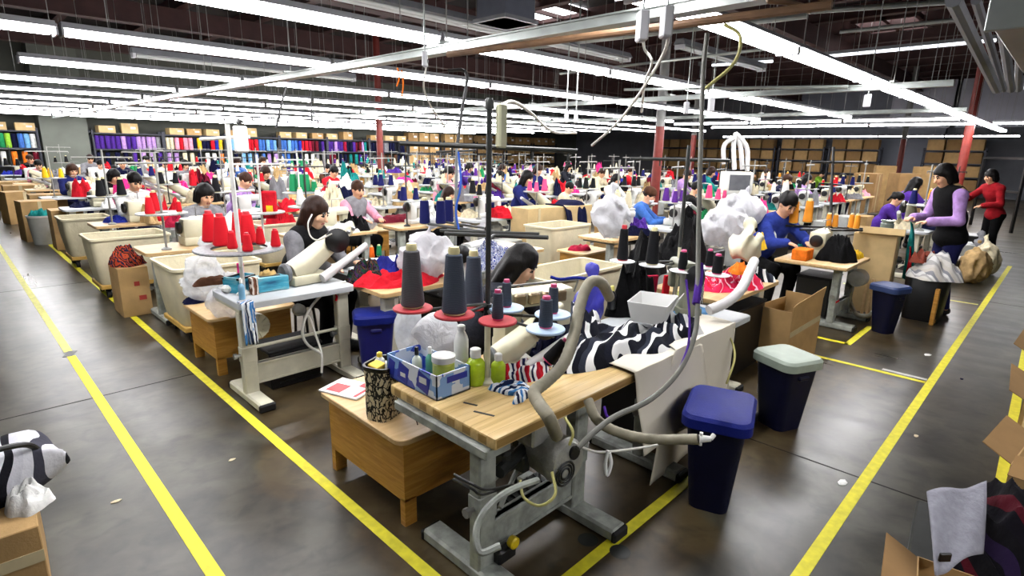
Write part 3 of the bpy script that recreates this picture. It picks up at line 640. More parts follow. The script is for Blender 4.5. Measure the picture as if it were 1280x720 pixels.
def thread_stand(label, loc, H=1.25, arm=.45, tray_z=.38, tray_r=.24, pole=WHITE_M, n=5, r=.012, rz=0.0, ring=True, bar2=True):
    """Upright pole with a top guide bar and a tray of spool arms; stands on a table."""
    t = thing('thread_stand', label, 'thread stand', loc, rz)
    MB().cyl((0, 0, 0), (0, 0, H), r, n=10).lathe([(.05, 0), (.05, .012), (.02, .03)], n=14).obj('pole', pole, t)
    b = MB(); b.cyl((-arm, 0, H-.10), (arm, 0, H-.10), r*.8, n=8)
    for i in range(n): b.cyl((-arm+2*arm*i/(n-1), 0, H-.10), (-arm+2*arm*i/(n-1), 0, H-.13), .006, n=6)
    b.obj('guide_bar', pole, t)
    if ring: MB().lathe([(tray_r*.25, 0), (tray_r, 0), (tray_r, .012), (tray_r*.25, .012), (tray_r*.25, 0)], (0, 0, tray_z), 28, cap0=False, cap1=False).obj('spool_tray', mat('grey perforated tray', (150, 152, 150), .5, .2, .3, 60), t)
    else:
        a = MB()
        for s_ in (-1, 1): a.cyl((-tray_r*1.6, s_*.06, tray_z), (tray_r*1.6, s_*.06, tray_z), .007, n=6)
        a.obj('spool_tray', pole, t)
    return t
def make_cone(h=.19, r0=.05, r1=.028, core=None, col=None):
    t = thing('thread_cone', 'x', 'thread cone')
    MB().lathe([(r0*.9, .006), (r0, .012), (r1+(r0-r1)*.5, h*.5), (r1, h*.93), (r1*.8, h*.95)], n=18).obj('yarn', col or yarn('black', (20, 20, 22)), t)
    MB().lathe([(r0*.86, 0), (r0*.86, .012), (r1*.6, h*.9), (r1*.72, h*1.0), (r1*.6, h*1.06), (r1*.35, h*1.06)], n=14).obj('core', core or PAPER, t)
    return t
Y_ = {k: yarn(k, c) for k, c in dict(black=(18, 18, 21), charcoal=(72, 79, 92), grey=(88, 86, 90), red=(206, 22, 36), navy=(20, 24, 84), orange=(246, 158, 50), deeporange=(240, 110, 30), yellow=(244, 190, 30), green=(40, 150, 96), white=(228, 228, 226), cream=(220, 210, 180), purple=(86, 40, 130), teal=(30, 140, 136), blue=(50, 90, 180), pink=(226, 80, 130)).items()}
CORE = {k: mat(k+' cone core', c, .5, 0, .05) for k, c in dict(pink=(226, 74, 130), cream=(226, 214, 160), white=(232, 232, 228), red=(200, 50, 60)).items()}
PROTO = []
def proto(o): PROTO.append(o); return o
cone0 = proto(make_cone()); cone1 = proto(make_cone(.12, .03, .022))
def cone(loc, col, label, group=None, big=True, core='white', tilt=0.0, sc=1.0):
    o = dup(cone0 if big else cone1, tuple(loc), random.random()*6, label, group, None, {'yarn': Y_[col], 'core': CORE[core]}, sc)
    if tilt: o.rotation_euler = (tilt, 0, random.random()*6)
    return o
def cart(label, x0, y0, x1, y1, h=.74, taper=.07, group=None):
    """Canvas bin truck: tapered cream bucket with a rolled rim on a wooden dolly with castors."""
    w_, d = x1-x0, y1-y0; t = thing('laundry_cart', label, 'cart', ((x0+x1)/2, (y0+y1)/2, 0), 0, group); b = MB(); z0 = .17
    secs = [sec(rrect(w_-2*taper, d-2*taper, .08), z0), sec(rrect(w_-2*taper+.02, d-2*taper+.02, .08), z0+.03), sec(rrect(w_-.01-taper*.5, d-.01-taper*.5, .07), (z0+h)/2+.05), sec(rrect(w_-.02, d-.02, .06), h-.02),
            sec(rrect(w_-.05, d-.05, .05), h-.02), sec(rrect(w_-2*taper-.02, d-2*taper-.02, .06), z0+.12)]
    b.loft(secs); b.obj('bucket', CANVAS, t)
    MB().ring([sec(rrect(w_-.03, d-.03, .05), h-.03), sec(rrect(w_+.015, d+.015, .065), h-.025), sec(rrect(w_+.015, d+.015, .065), h), sec(rrect(w_-.03, d-.03, .05), h+.005), sec(rrect(w_-.05, d-.05, .05), h-.005), sec(rrect(w_-.05, d-.05, .05), h-.03)], False, False).obj('rim', CANVAS, t)
    dl = MB(); dl.box((0, 0, .145), (w_-2*taper+.04, d-2*taper+.04, .05), .006); do = dl.obj('dolly', DOLLY, t)
    for sx in (-1, 1):
        for sy in (-1, 1):
            c = V(sx*(w_/2-taper-.06), sy*(d/2-taper-.06), .05); MB().cyl(c+V(-.02, 0, 0), c+V(.02, 0, 0), .05, n=14).bb(c+V(-.03, -.02, .04), c+V(.03, .02, .08)).obj('caster', BLACKR, t)
    return t
def bin_(label, corners, h, lid, body=None, taper=.045):
    """Slim waste bin with a rounded slab lid; corners: lid corner points (x, y)."""
    c = np.mean(corners, 0); t = thing('waste_bin', label, 'bin', (c[0], c[1], 0), 0); e = unit(np.array([*(corners[1]-corners[0]), 0]))
    ang = math.atan2(e[1], e[0]); w_ = np.linalg.norm(corners[1]-corners[0]); d = np.linalg.norm(corners[2]-corners[1]); t.rotation_euler.z = ang
    b = MB(); b.loft([sec(rrect(w_-.05-2*taper, d-.04-2*taper*.8, .05), 0), sec(rrect(w_-.045-2*taper, d-.035-2*taper*.8, .05), .02), sec(rrect(w_-.05, d-.04, .05), h-.07), sec(rrect(w_-.02, d-.02, .05), h-.065), sec(rrect(w_-.02, d-.02, .05), h-.05)]); b.obj('body', body or BINBLUE, t)
    b = MB(); b.loft([sec(rrect(w_-.015, d-.015, .06, 6), h-.075), sec(rrect(w_+.01, d+.01, .07, 6), h-.07), sec(rrect(w_+.01, d+.01, .07, 6), h-.02), sec(rrect(w_-.02, d-.02, .06, 6), h-.002), sec(rrect(w_-.07, d-.07, .05, 6), h+.004)]); b.obj('lid', lid, t)
    for s_ in (-1, 1): MB().box((s_*(w_/2-.03), 0, h-.13), (.03, .09, .03), .008).obj('handle', body or BINBLUE, t)
    return t
def stool_box(label, x0, y0, x1, y1, h=.5, over=.05, legs=True):
    """Wooden box stool: plank body on short legs with an oversailing board top."""
    w_, d = x1-x0, y1-y0; t = thing('wooden_box_stool', label, 'wooden stool', ((x0+x1)/2, (y0+y1)/2, 0)); wb, db = w_-2*over, d-2*over
    z0 = .14 if legs else 0
    b = MB(); b.bb((-wb/2, -db/2, z0), (wb/2, -db/2+.02, h-.025)); b.bb((-wb/2, db/2-.02, z0), (wb/2, db/2, h-.025)); b.bb((-wb/2, -db/2+.02, z0), (-wb/2+.02, db/2-.02, h-.025)); b.bb((wb/2-.02, -db/2+.02, z0), (wb/2, db/2-.02, h-.025)); b.obj('body', PLY, t)
    for sx in (-1, 1):
        for sy in (-1, 1): MB().bb((sx*(wb/2-.035)-.035, sy*(db/2-.02)-.02, 0), (sx*(wb/2-.035)+.035, sy*(db/2-.02)+.02, z0+.01)).obj('leg', PLY, t)
    P = rrect(w_, d, .06, 5); MB().loft([sec(P, h-.025), sec(P, h-.004), sec(rrect(w_-.008, d-.008, .056, 5), h)]).obj('top', PLYTOP, t)
    return t
def heap(name, label, c, rx, ry, h, m, cat='fabric', seed=0, fold=1.0, n=34, rz=0.0, group=None, edge=.25, flat=.55, kind=None):
    """A loose pile of cloth: a folded skin with an uneven outline, closed underneath."""
    u = np.linspace(0, 1, n); a = np.linspace(0, 2*np.pi, 2*n, endpoint=False); U, A = np.meshgrid(u, a, indexing='ij')
    out = 1+edge*(np.sin(2*A+seed)*.4+np.sin(3*A+seed*2.1)*.35+np.sin(5*A+seed*.7)*.3+np.sin(9*A+seed)*.12)
    X = U*out*rx*np.cos(A); Y = U*out*ry*np.sin(A)
    Q = np.stack([X/max(rx, .05), Y/max(ry, .05), np.zeros_like(X)+seed*.37], -1)
    Q = Q+.25*np.stack([nz(Q, 3.0, seed+1), nz(Q, 3.0, seed+4), 0*X], -1)
    r1 = np.clip(1-np.abs(nz(Q, 4.2, seed))*2.8, 0, 1); r2 = np.clip(1-np.abs(nz(Q, 8.5, seed+3))*2.6, 0, 1)
    big = .5+.5*nz(Q, 2.0, seed+7)*1.6
    prof = np.clip(1-U**(2.6/flat), 0, 1)
    Z = h*prof*((1-.72*min(fold, 1.25))+fold*(.40*r1+.22*r2)+.45*fold*(big-.35)*(1-U**2))+.012*(1-U**8)
    Z = np.maximum(Z, 0.004*(U < 1)); Z[-1] = 0
    fs = []; k = 2*n
    P = np.stack([X, Y, Z], -1).reshape(-1, 3)
    for i in range(n-1):
        for j in range(k): fs.append([i*k+j, (i+1)*k+j, (i+1)*k+(j+1) % k, i*k+(j+1) % k])
    fs.append([(n-1)*k+j for j in range(k)][::-1])
    o = MB().add(P, fs).obj(name, m, None, 60, tuple(c), rz); return tag(o, label, cat, group, kind)
def bag(name, label, c, r, m=None, seed=0, cat='plastic bag', wob=.03, h=.018, rz=0.0, tie=True, lump=None):
    m = m or BAGW; r = np.asarray(r, float); s = SDF(.06)
    s.el((0, 0, r[2]*.95), r); s.el((r[0]*.3, -r[1]*.2, r[2]*.75), r*.75); s.el((-r[0]*.35, r[1]*.15, r[2]*.7), r*.72)
    if tie: s.rc((0, 0, r[2]*1.6), (.02, 0, r[2]*2.05), .04, .02, k=.05); s.rc((.02, 0, r[2]*2.0), (r[0]*.4, .02, r[2]*2.3), .02, .05, k=.03)
    o = sdfobj(s, h, name, m, None, wob*1.2, 22, seed, None, rz, True); o.location = tuple(c); return tag(o, label, cat)
def drape(name, label, pts, x0, x1, m, cat='cloth', nx=30, amp=.02, f=9.0, th=.004, seed=0, group=None, skew=None):
    """Cloth hung over an edge: a profile of (y, z) points swept from x0 to x1 with ripples that grow toward the hem."""
    P = spline([V(0, *p) for p in pts], 6); G = np.zeros((nx, len(P), 3))
    for i in range(nx):
        a = i/(nx-1)
        for j, p in enumerate(P):
            t = j/(len(P)-1); r = amp*t*(math.sin(a*f*2+seed)+.5*math.sin(a*f*4.7+seed*2))
            sk = skew(a, t) if skew else (0, 0, 0)
            G[i, j] = (x0+(x1-x0)*a+sk[0], p[1]-r+sk[1], p[2]+sk[2])
    o = MB().surf(G).obj(name, m, None, 60); md = o.modifiers.new('thickness', 'SOLIDIFY'); md.thickness = th; md.offset = 0
    return tag(o, label, cat, group)
# ------------------------------------------------------------------ people
def head_parts(s, c, R, kind, sc=1.0, hair=None, style='bob'):
    """Adds face prims to body sdf s (skin m=0, eyes 1, lips 2); returns a hair sdf."""
    T = lambda p: c+R@(np.asarray(p, float)*sc)
    E = lambda p, r, m=0, k=None: s.el(T(p), np.asarray(r)*sc, R, m, k)
    E((0, .015, .035), (.074, .094, .088)); E((0, -.028, -.03), (.060, .064, .088), 0, .03); E((0, -.05, -.092), (.030, .030, .026), 0, .03)
    for x in (-1, 1):
        E((x*.038, -.062, -.02), (.026, .022, .028), 0, .02); E((x*.074, .01, -.01), (.011, .022, .032), 0, .006)
        E((x*.030, -.079, .012), (.015, .012, .008), 1, .002); E((x*.031, -.083, .034), (.021, .010, .0055), 1, .002)
    s.rc(T((0, -.088, .008)), T((0, -.108, -.026)), .0075*sc, .0135*sc, 0, .012)
    E((0, -.084, -.058), (.023, .012, .009), 2, .003)
    h = SDF(.025)
    H = lambda p, r, k=None, sg=1: h.el(T(p), np.asarray(r)*sc, R, 0, k, sg)
    H((0, .022, .042), (.088, .106, .098))
    if style in ('long', 'verylong'):
        L = -.26 if style == 'verylong' else -.17
        for x in (-1, 1):
            h.rc(T((x*.070, .0, .03)), T((x*.084, -.01, L)), .034*sc, .026*sc); h.rc(T((x*.06, .05, .0)), T((x*.07, .06, L-.03)), .05*sc, .035*sc)
        h.rc(T((0, .07, 0)), T((0, .085, L-.04)), .07*sc, .05*sc)
    elif style == 'bob':
        for x in (-1, 1): h.rc(T((x*.072, .01, .03)), T((x*.078, .0, -.07)), .034*sc, .03*sc); h.rc(T((x*.05, .06, 0)), T((x*.055, .06, -.09)), .05*sc, .042*sc)
        h.rc(T((0, .07, 0)), T((0, .075, -.08)), .06*sc, .05*sc)
    elif style == 'pony':
        h.rc(T((0, .11, .06)), T((0, .13, -.1)), .03*sc, .02*sc); h.el(T((0, .12, .06)), V(.03, .03, .03)*sc)
    H((0, -.112, -.035), (.060, .068, .082), 0, -1)
    if style in ('short', 'pony', 'cap'): H((0, -.06, -.115), (.12, .10, .09), 0, -1)
    return h
def hand(s, wr, d, up, sc=1.0, curl=.5):
    """Palm, four unequal bent fingers and a thumb leaving the side of the palm."""
    d = unit(d); up = unit(up-d*np.dot(up, d)); sd = np.cross(d, up)
    s.el(wr+d*.045*sc, V(.045, .036, .016)*sc, np.stack([d, sd, up], 1), 0, .012)
    for i, (o, L) in enumerate(((-.028, .062), (-.0095, .074), (.0095, .070), (.027, .055))):
        b = wr+d*.078*sc+sd*o*sc; m1 = b+(d*.6-up*curl*.35)*L*sc*.62; e = m1+(d*.5-up*curl)*L*sc*.5
        s.rc(b, m1, .0095*sc, .0085*sc, 0, .003); s.rc(m1, e, .0085*sc, .007*sc, 0, .003)
    b = wr+d*.03*sc-sd*.030*sc; m1 = b+(d*.6-sd*.8)*.036*sc-up*.01*sc; s.rc(b, m1, .012*sc, .010*sc, 0, .008); s.rc(m1, m1+(d*.9-sd*.1-up*.3)*.028*sc, .010*sc, .008*sc, 0, .004)
def person(label, loc, rz=0.0, pose='sit', head=(.35, 0, 0), lean=.12, top=None, bottom=None, vest=None, hair=HBLACK, style='bob', skin=SKIN, h=.012, sc=1.0, armL=None, armR=None, group=None, sleeve=.93, turn=0.0, shoes=BLACKR, cap=None, mask=None):
    t = thing('person', label, 'person', loc, rz, group)
    hz = .52 if pose == 'sit' else .93
    J = dict(pel=V(0, 0, hz), wai=V(0, -lean*.25, hz+.20), che=V(0, -lean*.75, hz+.40), nec=V(0, -lean-.015, hz+.545))
    for x, n_ in ((-1, 'R'), (1, 'L')):
        J['sh'+n_] = V(x*.165, -lean*.85, hz+.475)
        if pose == 'sit':
            J['hi'+n_] = V(x*.085, -.03, hz-.01); J['kn'+n_] = V(x*.13, -.42, .50); J['an'+n_] = V(x*.13, -.36, .085); J['to'+n_] = V(x*.14, -.50, .035)
        else:
            J['hi'+n_] = V(x*.085, 0, hz-.04); J['kn'+n_] = V(x*.095, -.03 if x < 0 else -.05, .50); J['an'+n_] = V(x*.10, .02, .085); J['to'+n_] = V(x*.115, -.13, .035)
        aa = armR if n_ == 'R' else armL
        if aa is None: aa = (V(x*.24, -.20-lean, hz+.27), V(x*.13, -.43-lean*.5, hz+.30), V(x*.09, -.52-lean*.5, hz+.28))
        J['el'+n_], J['wr'+n_], J['ha'+n_] = [np.asarray(q, float) for q in aa]
    Rh = rotz(head[1])@rotx(head[0])@roty(head[2]); hc = J['nec']+V(0, -.012, .055)+Rh@V(0, -.015, .105)
    if turn:
        RT_ = rotz(turn)
        for k in J:
            if k[:2] not in ('hi', 'kn', 'an', 'to', 'pe'): J[k] = RT_@J[k]
        hc = RT_@hc; Rh = RT_@Rh
    def torso(s, o, arms=True, fore=1.0, k=.05, box=0.0):
        s.k = k
        ax = J['shL']-J['shR']; ax = unit(ax); Rt = np.stack([ax, unit(np.cross([0, 0, 1], ax)), [0, 0, 1]], 1)
        s.el(J['pel']+V(0, .01, .0), V(.155+o, .120+o, .12+o), Rt); s.el(J['wai'], V(.132+o+box, .098+o+box, .16+box), Rt); s.el(J['che'], V(.160+o, .110+o, .16+o), Rt)
        s.rc(J['shR']*.7+J['shL']*.3, J['shL']*.7+J['shR']*.3, .075+o, .075+o)
        for n_ in 'LR':
            s.rc(J['nec']+V(0, .01, -.03), J['nec']*.35+J['sh'+n_]*.65 if not arms else J['sh'+n_], .052+o, (.05 if not arms else .058)+o)
            if arms:
                s.rc(J['sh'+n_], J['el'+n_], .054+o, .042+o, 0, .03); s.rc(J['el'+n_], J['el'+n_]+(J['wr'+n_]-J['el'+n_])*fore, .042+o, .03+o*1.2, 0, .02)
    b = SDF(.03); torso(b, 0.0)
    b.rc(J['nec']+V(0, .005, -.05), hc+Rh@V(0, .02, -.06), .052, .047)
    for n_ in 'LR':
        b.rc(J['hi'+n_], J['kn'+n_], .078, .054); b.rc(J['kn'+n_], J['an'+n_], .052, .036); b.rc(J['an'+n_]+V(0, .02, -.035), J['to'+n_], .04, .032)
        d = J['ha'+n_]-J['wr'+n_]; hand(b, J['wr'+n_], d, V(0, 0, 1) if abs(unit(d)[2]) < .9 else V(0, 1, 0), 1.0)
    hs = head_parts(b, hc, Rh, None, 1.0, hair, style)
    sdfobj(b, h, 'body', [skin, EYE_M, LIP], t)
    if style != 'none': sdfobj(hs, min(h, .010), 'hair', hair, t, .006, 60, 2)
    if cap is not None:
        c_ = SDF(.02); c_.el(hc+Rh@V(0, .02, .06), V(.098, .115, .09), Rh); c_.el(hc+Rh@V(0, -.03, -.05), V(.11, .12, .09), Rh, 0, 0, -1); sdfobj(c_, .011, 'cap', cap, t, .004, 50, 1)
    if mask is not None:
        c_ = SDF(.015); c_.el(hc+Rh@V(0, -.055, -.055), V(.058, .055, .045), Rh); c_.el(hc+Rh@V(0, .06, -.03), V(.12, .085, .14), Rh, 0, 0, -1); sdfobj(c_, .008, 'face_mask', mask, t)
    j = SDF(); torso(j, .016, True, sleeve, .05, .014)
    if pose != 'sit': j.el(J['pel']+V(0, .0, -.04), V(.172, .138, .10))
    sdfobj(j, h, 'jacket', top or F_['grey'], t, .008, 22, 4)
    if vest is not None:
        j = SDF(); torso(j, .030, False, 1, .05, .016)
        if pose != 'sit': j.el(J['pel']+V(0, .0, -.03), V(.186, .15, .10))
        sdfobj(j, h, 'vest', vest, t, .010, 20, 6)
    p = SDF(.04); p.el(J['pel']+V(0, .02, -.03), V(.175, .14, .12))
    for n_ in 'LR': p.rc(J['hi'+n_], J['kn'+n_], .094, .072); p.rc(J['kn'+n_], J['an'+n_]+V(0, 0, .02), .070, .058)
    sdfobj(p, h, 'trousers', bottom or F_['black'], t, .008, 18, 8)
    f = SDF(.02)
    for n_ in 'LR': f.rc(J['an'+n_]+V(0, .03, -.035), J['to'+n_]+V(0, 0, .004), .05, .04)
    sdfobj(f, h, 'shoes', shoes, t)
    t.scale = (sc, sc, sc); return t
# ================================================================== FRONT WORKBENCH
TX, TY = 1.385, 1.44
t1 = t_table('workbench', 'butcher block workbench on worn grey steel legs in the front corner', 1.12, .74, .74, BUTCHER, LEGGREY, .055, loc=(TX, TY, 0), slab=True, legx=(.055, .70), foot=(-.16, .50), coly=.13, motor=False)
b = MB(); b.bb((-.02, .03, .635), (.125, .68, .682), .006); b.obj('end_channel', LEGGREY, t1)
mo = MB(); mc = V(.40, .02, .50)
mo.lathe([(.04, -.17), (.085, -.16), (.10, -.13), (.105, .02), (.11, .03), (.11, .06), (.095, .085), (.04, .095)], mc, 24, R=rotz(-1.65)@roty(math.pi/2)); mo.box(mc+V(-.05, .08, .12), (.16, .12, .1), .01)
Rm = rotz(-1.65)@roty(math.pi/2); mob = mo.obj('motor', ALU, t1)
g = MB()
for r_ in (.02, .035, .05): g.lathe([(r_, .096), (r_+.006, .1), (r_+.012, .096)], mc+Rm@V(.035, -.03, 0), 16, cap0=False, cap1=False, R=Rm)
g.obj('vent_grille', DARKST, mob)
g = MB(); g.cyl(mc+Rm@V(-.05, .02, .085), mc+Rm@V(-.05, .02, .105), .03, n=14); g.obj('terminal_cap', BLACKP, mob)
b = MB()
for i in range(5): b.box((.18+.06*i, .16+.02*(i % 2), .52-.03*(i % 3)), (.05, .12, .09), .01)
b.cyl((.12, .1, .5), (.55, .2, .52), .03, n=10); b.obj('clutch_housing', DARKST, t1)
b = MB(); b.cyl((.06, .20, .34), (.5, .30, .40), .016, n=8); b.cyl((.15, .12, .30), (.42, .22, .44), .012, n=8); b.obj('linkage_rod', LEGGREY, t1)
b = MB(); b.lathe([(.024, 0), (.028, .01), (.028, .03), (.02, .036)], (.16, .06, .16), 14, R=rotx(math.pi/2)); b.obj('yellow_knob', mat('yellow plastic knob', (236, 204, 30), .4), t1)['label'] = 'yellow plastic knob on the rail'
b = MB(); b.bb((.09, .055, .06), (.20, .10, .13), .01); b.obj('foot_switch', BLACKP, t1)
# ---- wooden box stools, floor bits
st1 = stool_box('golden plywood box stool with rounded top beside the front workbench', 1.335, 2.03, 1.98, 2.86, .5, .045)
def on(o, p): return o
# leopard print waste basket on the stool
def leopard():
    m, nt, b, tc = base('leopard print'); v = mapped(nt, tc, (1, 1, .6)); vo = nt.nodes.new('ShaderNodeTexVoronoi'); vo.feature = 'DISTANCE_TO_EDGE'; vo.inputs['Scale'].default_value = 38
    nd = nt.nodes.new('ShaderNodeTexNoise'); nd.inputs['Scale'].default_value = 30; mx = nt.nodes.new('ShaderNodeMix'); mx.data_type = 'RGBA'; mx.inputs[0].default_value = .06
    nt.links.new(v, nd.inputs['Vector']); nt.links.new(v, mx.inputs[6]); nt.links.new(nd.outputs['Color'], mx.inputs[7]); nt.links.new(mx.outputs[2], vo.inputs['Vector'])
    nt.links.new(ramp(nt, vo.outputs['Distance'], [(0, lin((24, 20, 16))), (.10, lin((226, 214, 176)))], True), b.inputs['Base Color']); b.inputs['Roughness'].default_value = .6; return m
t = thing('waste_basket', 'leopard print bag full of papers standing on the front wooden stool', 'basket', (1.455, 2.34, .5), .4)
MB().loft([sec(rrect(.19, .13, .04), 0), sec(rrect(.20, .14, .045), .03), sec(rrect(.185, .15, .05), .2), sec(rrect(.195, .16, .05), .27), sec(rrect(.185, .15, .048), .27), sec(rrect(.175, .13, .045), .2)]).obj('body', leopard(), t)
MB().ring([sec(rrect(.192, .156, .05), .262), sec(rrect(.20, .164, .052), .272), sec(rrect(.20, .164, .052), .288), sec(rrect(.18, .146, .05), .288), sec(rrect(.18, .146, .05), .262)], False, False).obj('rim_band', BLACKP, t)
for i, (c, lab) in enumerate((('yellow', 'yellow note pad'), ('white', 'folded white paper'))):
    o = MB().box((0, 0, 0), (.07, .06, .05), .004, rotx(.2)@rotz(.3+i)).obj('note_pad', [mat('yellow paper', (240, 204, 80), .7), PAPER][i]); o.location = (1.43+.06*i, 2.37-.05*i, .755); tag(o, lab+' in the leopard print basket', 'paper')
t = thing('glue_bottle', 'small white bottle with yellow cap poking from the leopard basket', 'bottle', (1.47, 2.40, .71)); MB().lathe([(.025, 0), (.025, .07), (.014, .085), (.012, .09)], n=14).obj('body', PAPER, t); MB().lathe([(.015, .088), (.014, .108), (.006, .112)], n=12).obj('cap', mat('yellow cap', (236, 206, 60), .4), t)
t = thing('magazine', 'red and white printed magazine lying on the front stool', 'magazine', (1.47, 2.74, .5), .35); MB().box((0, 0, .006), (.20, .27, .012), .003).obj('pages', PAPER, t)
b = MB(); b.box((-.03, .05, .0135), (.10, .10, .001)); b.box((.06, -.07, .0135), (.05, .06, .001)); b.box((0, -.11, .0135), (.17, .02, .001)); b.obj('printed_cover', mat('red print', (208, 70, 74), .5, 0, .1, 20), t)
t = thing('snips', 'black handled thread snips on the front stool edge', 'scissors', (1.60, 2.09, .503), .9); b = MB(); b.lathe([(.018, 0), (.026, 0), (.026, .012), (.018, .012)], (0, 0, 0), 16, cap0=False, cap1=False); b.box((.05, .0, .006), (.07, .022, .012), .004); b.obj('handle', BLACKP, t); MB().box((.115, 0, .006), (.07, .012, .004)).obj('blade', STEEL, t)
t = thing('glass_dish', 'small clear glass dish at the corner of the front stool', 'dish', (1.665, 2.13, .5)); MB().lathe([(.03, 0), (.045, .02), (.048, .04), (.043, .04), (.028, .008)], n=18).obj('bowl', mat('pale glass', (200, 204, 200), .1, 0, .05), t)
o = MB().tube([V(1.50, 2.12, .505), V(1.56, 2.22, .507), V(1.63, 2.18, .506), V(1.70, 2.26, .505), V(1.75, 2.2, .505)], .003, 5).obj('thread_scrap', F_['brown']); tag(o, 'brown thread tangle on the front stool top', 'thread')
# ---- box of wipes, bottles
def printbox():
    m, nt, b, tc = base('blue and white printed carton'); v = mapped(nt, tc); wv = nt.nodes.new('ShaderNodeTexVoronoi'); wv.inputs['Scale'].default_value = 16; wv.distance = 'CHEBYCHEV'; nt.links.new(v, wv.inputs['Vector'])
    nt.links.new(ramp(nt, wv.outputs['Color'], [(0, lin((60, 84, 190))), (.3, lin((130, 170, 224))), (.48, lin((230, 236, 244))), (.82, lin((160, 194, 230))), (.95, lin((190, 70, 110)))], True), b.inputs['Base Color']); b.inputs['Roughness'].default_value = .4; return m
PB = printbox(); t = thing('open_display_box', 'blue and white printed open box of bottles on the workbench corner', 'box', (1.53, 2.07, .74), 0)
bw, bd, bh = .20, .40, .12; b = MB()
b.bb((-bw/2, -bd/2, 0), (bw/2, -bd/2+.006, bh)); b.bb((-bw/2, bd/2-.006, 0), (bw/2, bd/2, bh)); b.bb((-bw/2, -bd/2, 0), (-bw/2+.006, bd/2, bh)); b.bb((bw/2-.006, -bd/2, 0), (bw/2, bd/2, bh)); b.bb((-bw/2, -bd/2, 0), (bw/2, bd/2, .006)); b.obj('tray', PB, t)
BLU = mat('deep blue print', (34, 48, 158), .4, 0, .05); b = MB()
for y, s_ in ((-.10, .09), (.06, .08), (.16, .05)): MB().box((-bw/2-.001, y, .06), (.002, s_, .085), 0, rotx(.25)).obj('blue_print', BLU, t)
MB().box((0.02, -bd/2-.001, .085), (.12, .002, .03)).obj('blue_print', BLU, t); b = MB(); b.box((-bw/2-.002, -.10, .07), (.002, .055, .03)); b.box((-bw/2-.002, .06, .05), (.002, .04, .02)); b.obj('white_print', PAPER, t)
def bottle(name, label, loc, r, h, m, capm, neck=.4, cap_h=.03, cat='bottle', shoulder=.72):
    t = thing(name, label, cat, loc); MB().lathe([(r*.9, 0), (r, .006), (r, h*shoulder), (r*.85, h*(shoulder+.08)), (r*neck, h*.9), (r*neck, h*.94)], n=18).obj('body', m, t)
    MB().lathe([(r*neck*1.15, h*.92), (r*neck*1.15, h*.92+cap_h), (r*neck*.9, h*.92+cap_h+.004)], n=16).obj('cap', capm, t); return t
bottle('lime_jar', 'round lime green tub with white lid in the printed box', (1.535, 1.95, .748), .052, .15, mat('lime tub', (196, 206, 84), .3, 0, .05), PAPER, .95, .028, 'jar', .85)
bottle('oil_bottle', 'clear squeeze bottle with black nozzle in the printed box', (1.49, 2.10, .748), .024, .15, mat('milky plastic', (206, 214, 204), .25, 0, .05), BLACKP, .35, .035)
bottle('teal_bottle', 'teal labelled small bottle in the printed box', (1.56, 2.09, .748), .022, .14, mat('teal plastic', (90, 160, 140), .3), PAPER, .4, .03)
bottle('white_bottle', 'tall white plastic bottle behind the lime tub', (1.71, 2.03, .741), .036, .26, PAPER, PAPER, .5, .02)
bottle('spray_bottle', 'lime green detergent bottle with white cap beside the printed box', (1.69, 1.90, .741), .046, .15, mat('lime detergent', (172, 200, 40), .25, 0, .2, 20), PAPER, .5, .04)
bottle('spray_bottle', 'second lime green bottle, right of the white thread stand foot', (1.775, 1.83, .741), .036, .13, MT['lime detergent'], PAPER, .45, .03)
o = heap('fabric_scrap', 'red white and navy striped jersey scraps on the workbench', (1.93, 1.83, .741), .15, .09, .09, STRIPE2, 'fabric', 3, 1.2, rz=-.5)
o = heap('fabric_scrap', 'blue and white jersey scrap near the workbench middle', (1.76, 1.72, .741), .11, .05, .035, STRIPE3, 'fabric', 5, 1.2, rz=-1.0)
o = heap('fabric_scrap', 'small navy and white scrap by the hose', (1.73, 1.63, .741), .06, .03, .03, STRIPE3, 'fabric', 8, 1.2, rz=.3)
for u, v in ((588, 505), (605, 517)):
    q = at(u, v, .7405); tag(MB().box(q, (.012, .10 if u > 600 else .07, .002), 0, rotz(.35)).obj('slot_cover', DARKST), 'dark slot %s on the workbench top' % ('nearest the front corner' if u > 600 else 'nearer the printed box'), 'slot')
# ---- thread stand of the workbench with its plates and cones
sb = at(609, 478, .741); t = thing('thread_stand', 'tall dark thread stand with red and blue spool plates on the workbench', 'thread stand', tuple(sb))
MB().cyl((0, 0, 0), (0, 0, .36), .015, n=12).lathe([(.045, 0), (.045, .012), (.02, .03)], n=16).obj('sleeve', CREAM_M, t); MB().cyl((0, 0, .36), (0, 0, 1.30), .013, n=12).lathe([(.02, 1.28), (.022, 1.31), (.014, 1.325)], n=12).obj('pole', GUNPOLE, t)
e0, e1 = dp(500, 179, 2.62)-sb, dp(722, 189, 2.55)-sb; b = MB(); b.cyl(e0, e1, .012, n=10)
for a in (.05, .3, .5, .75, .95): q = e0+(e1-e0)*a; b.cyl(q, q+V(0, 0, -.05), .006, n=6); b.lathe([(.012, 0), (.016, .004), (.012, .008)], q+V(0, 0, -.055), 10)
b.cyl(V(0, 0, e0[2]*.5+e1[2]*.5), (e0+e1)/2, .012, n=8); b.obj('guide_bar', GUNPOLE, t)
b = MB(); b.box(V(.045, -.03, 1.21), (.05, .035, .19), .008); b.obj('control_box', mat('ivory box', (226, 226, 190), .4, 0, .04), t)
e0, e1 = dp(556, 292, 2.75)-sb, dp(685, 297, 2.55)-sb; MB().cyl(e0, e1, .010, n=8).cyl(e0+V(.05, .1, 0), e1+V(.05, .1, 0), .008, n=8).cyl(V(0, 0, e0[2]), (e0+e1)/2, .010, n=8).obj('upper_arm', GUNPOLE, t)
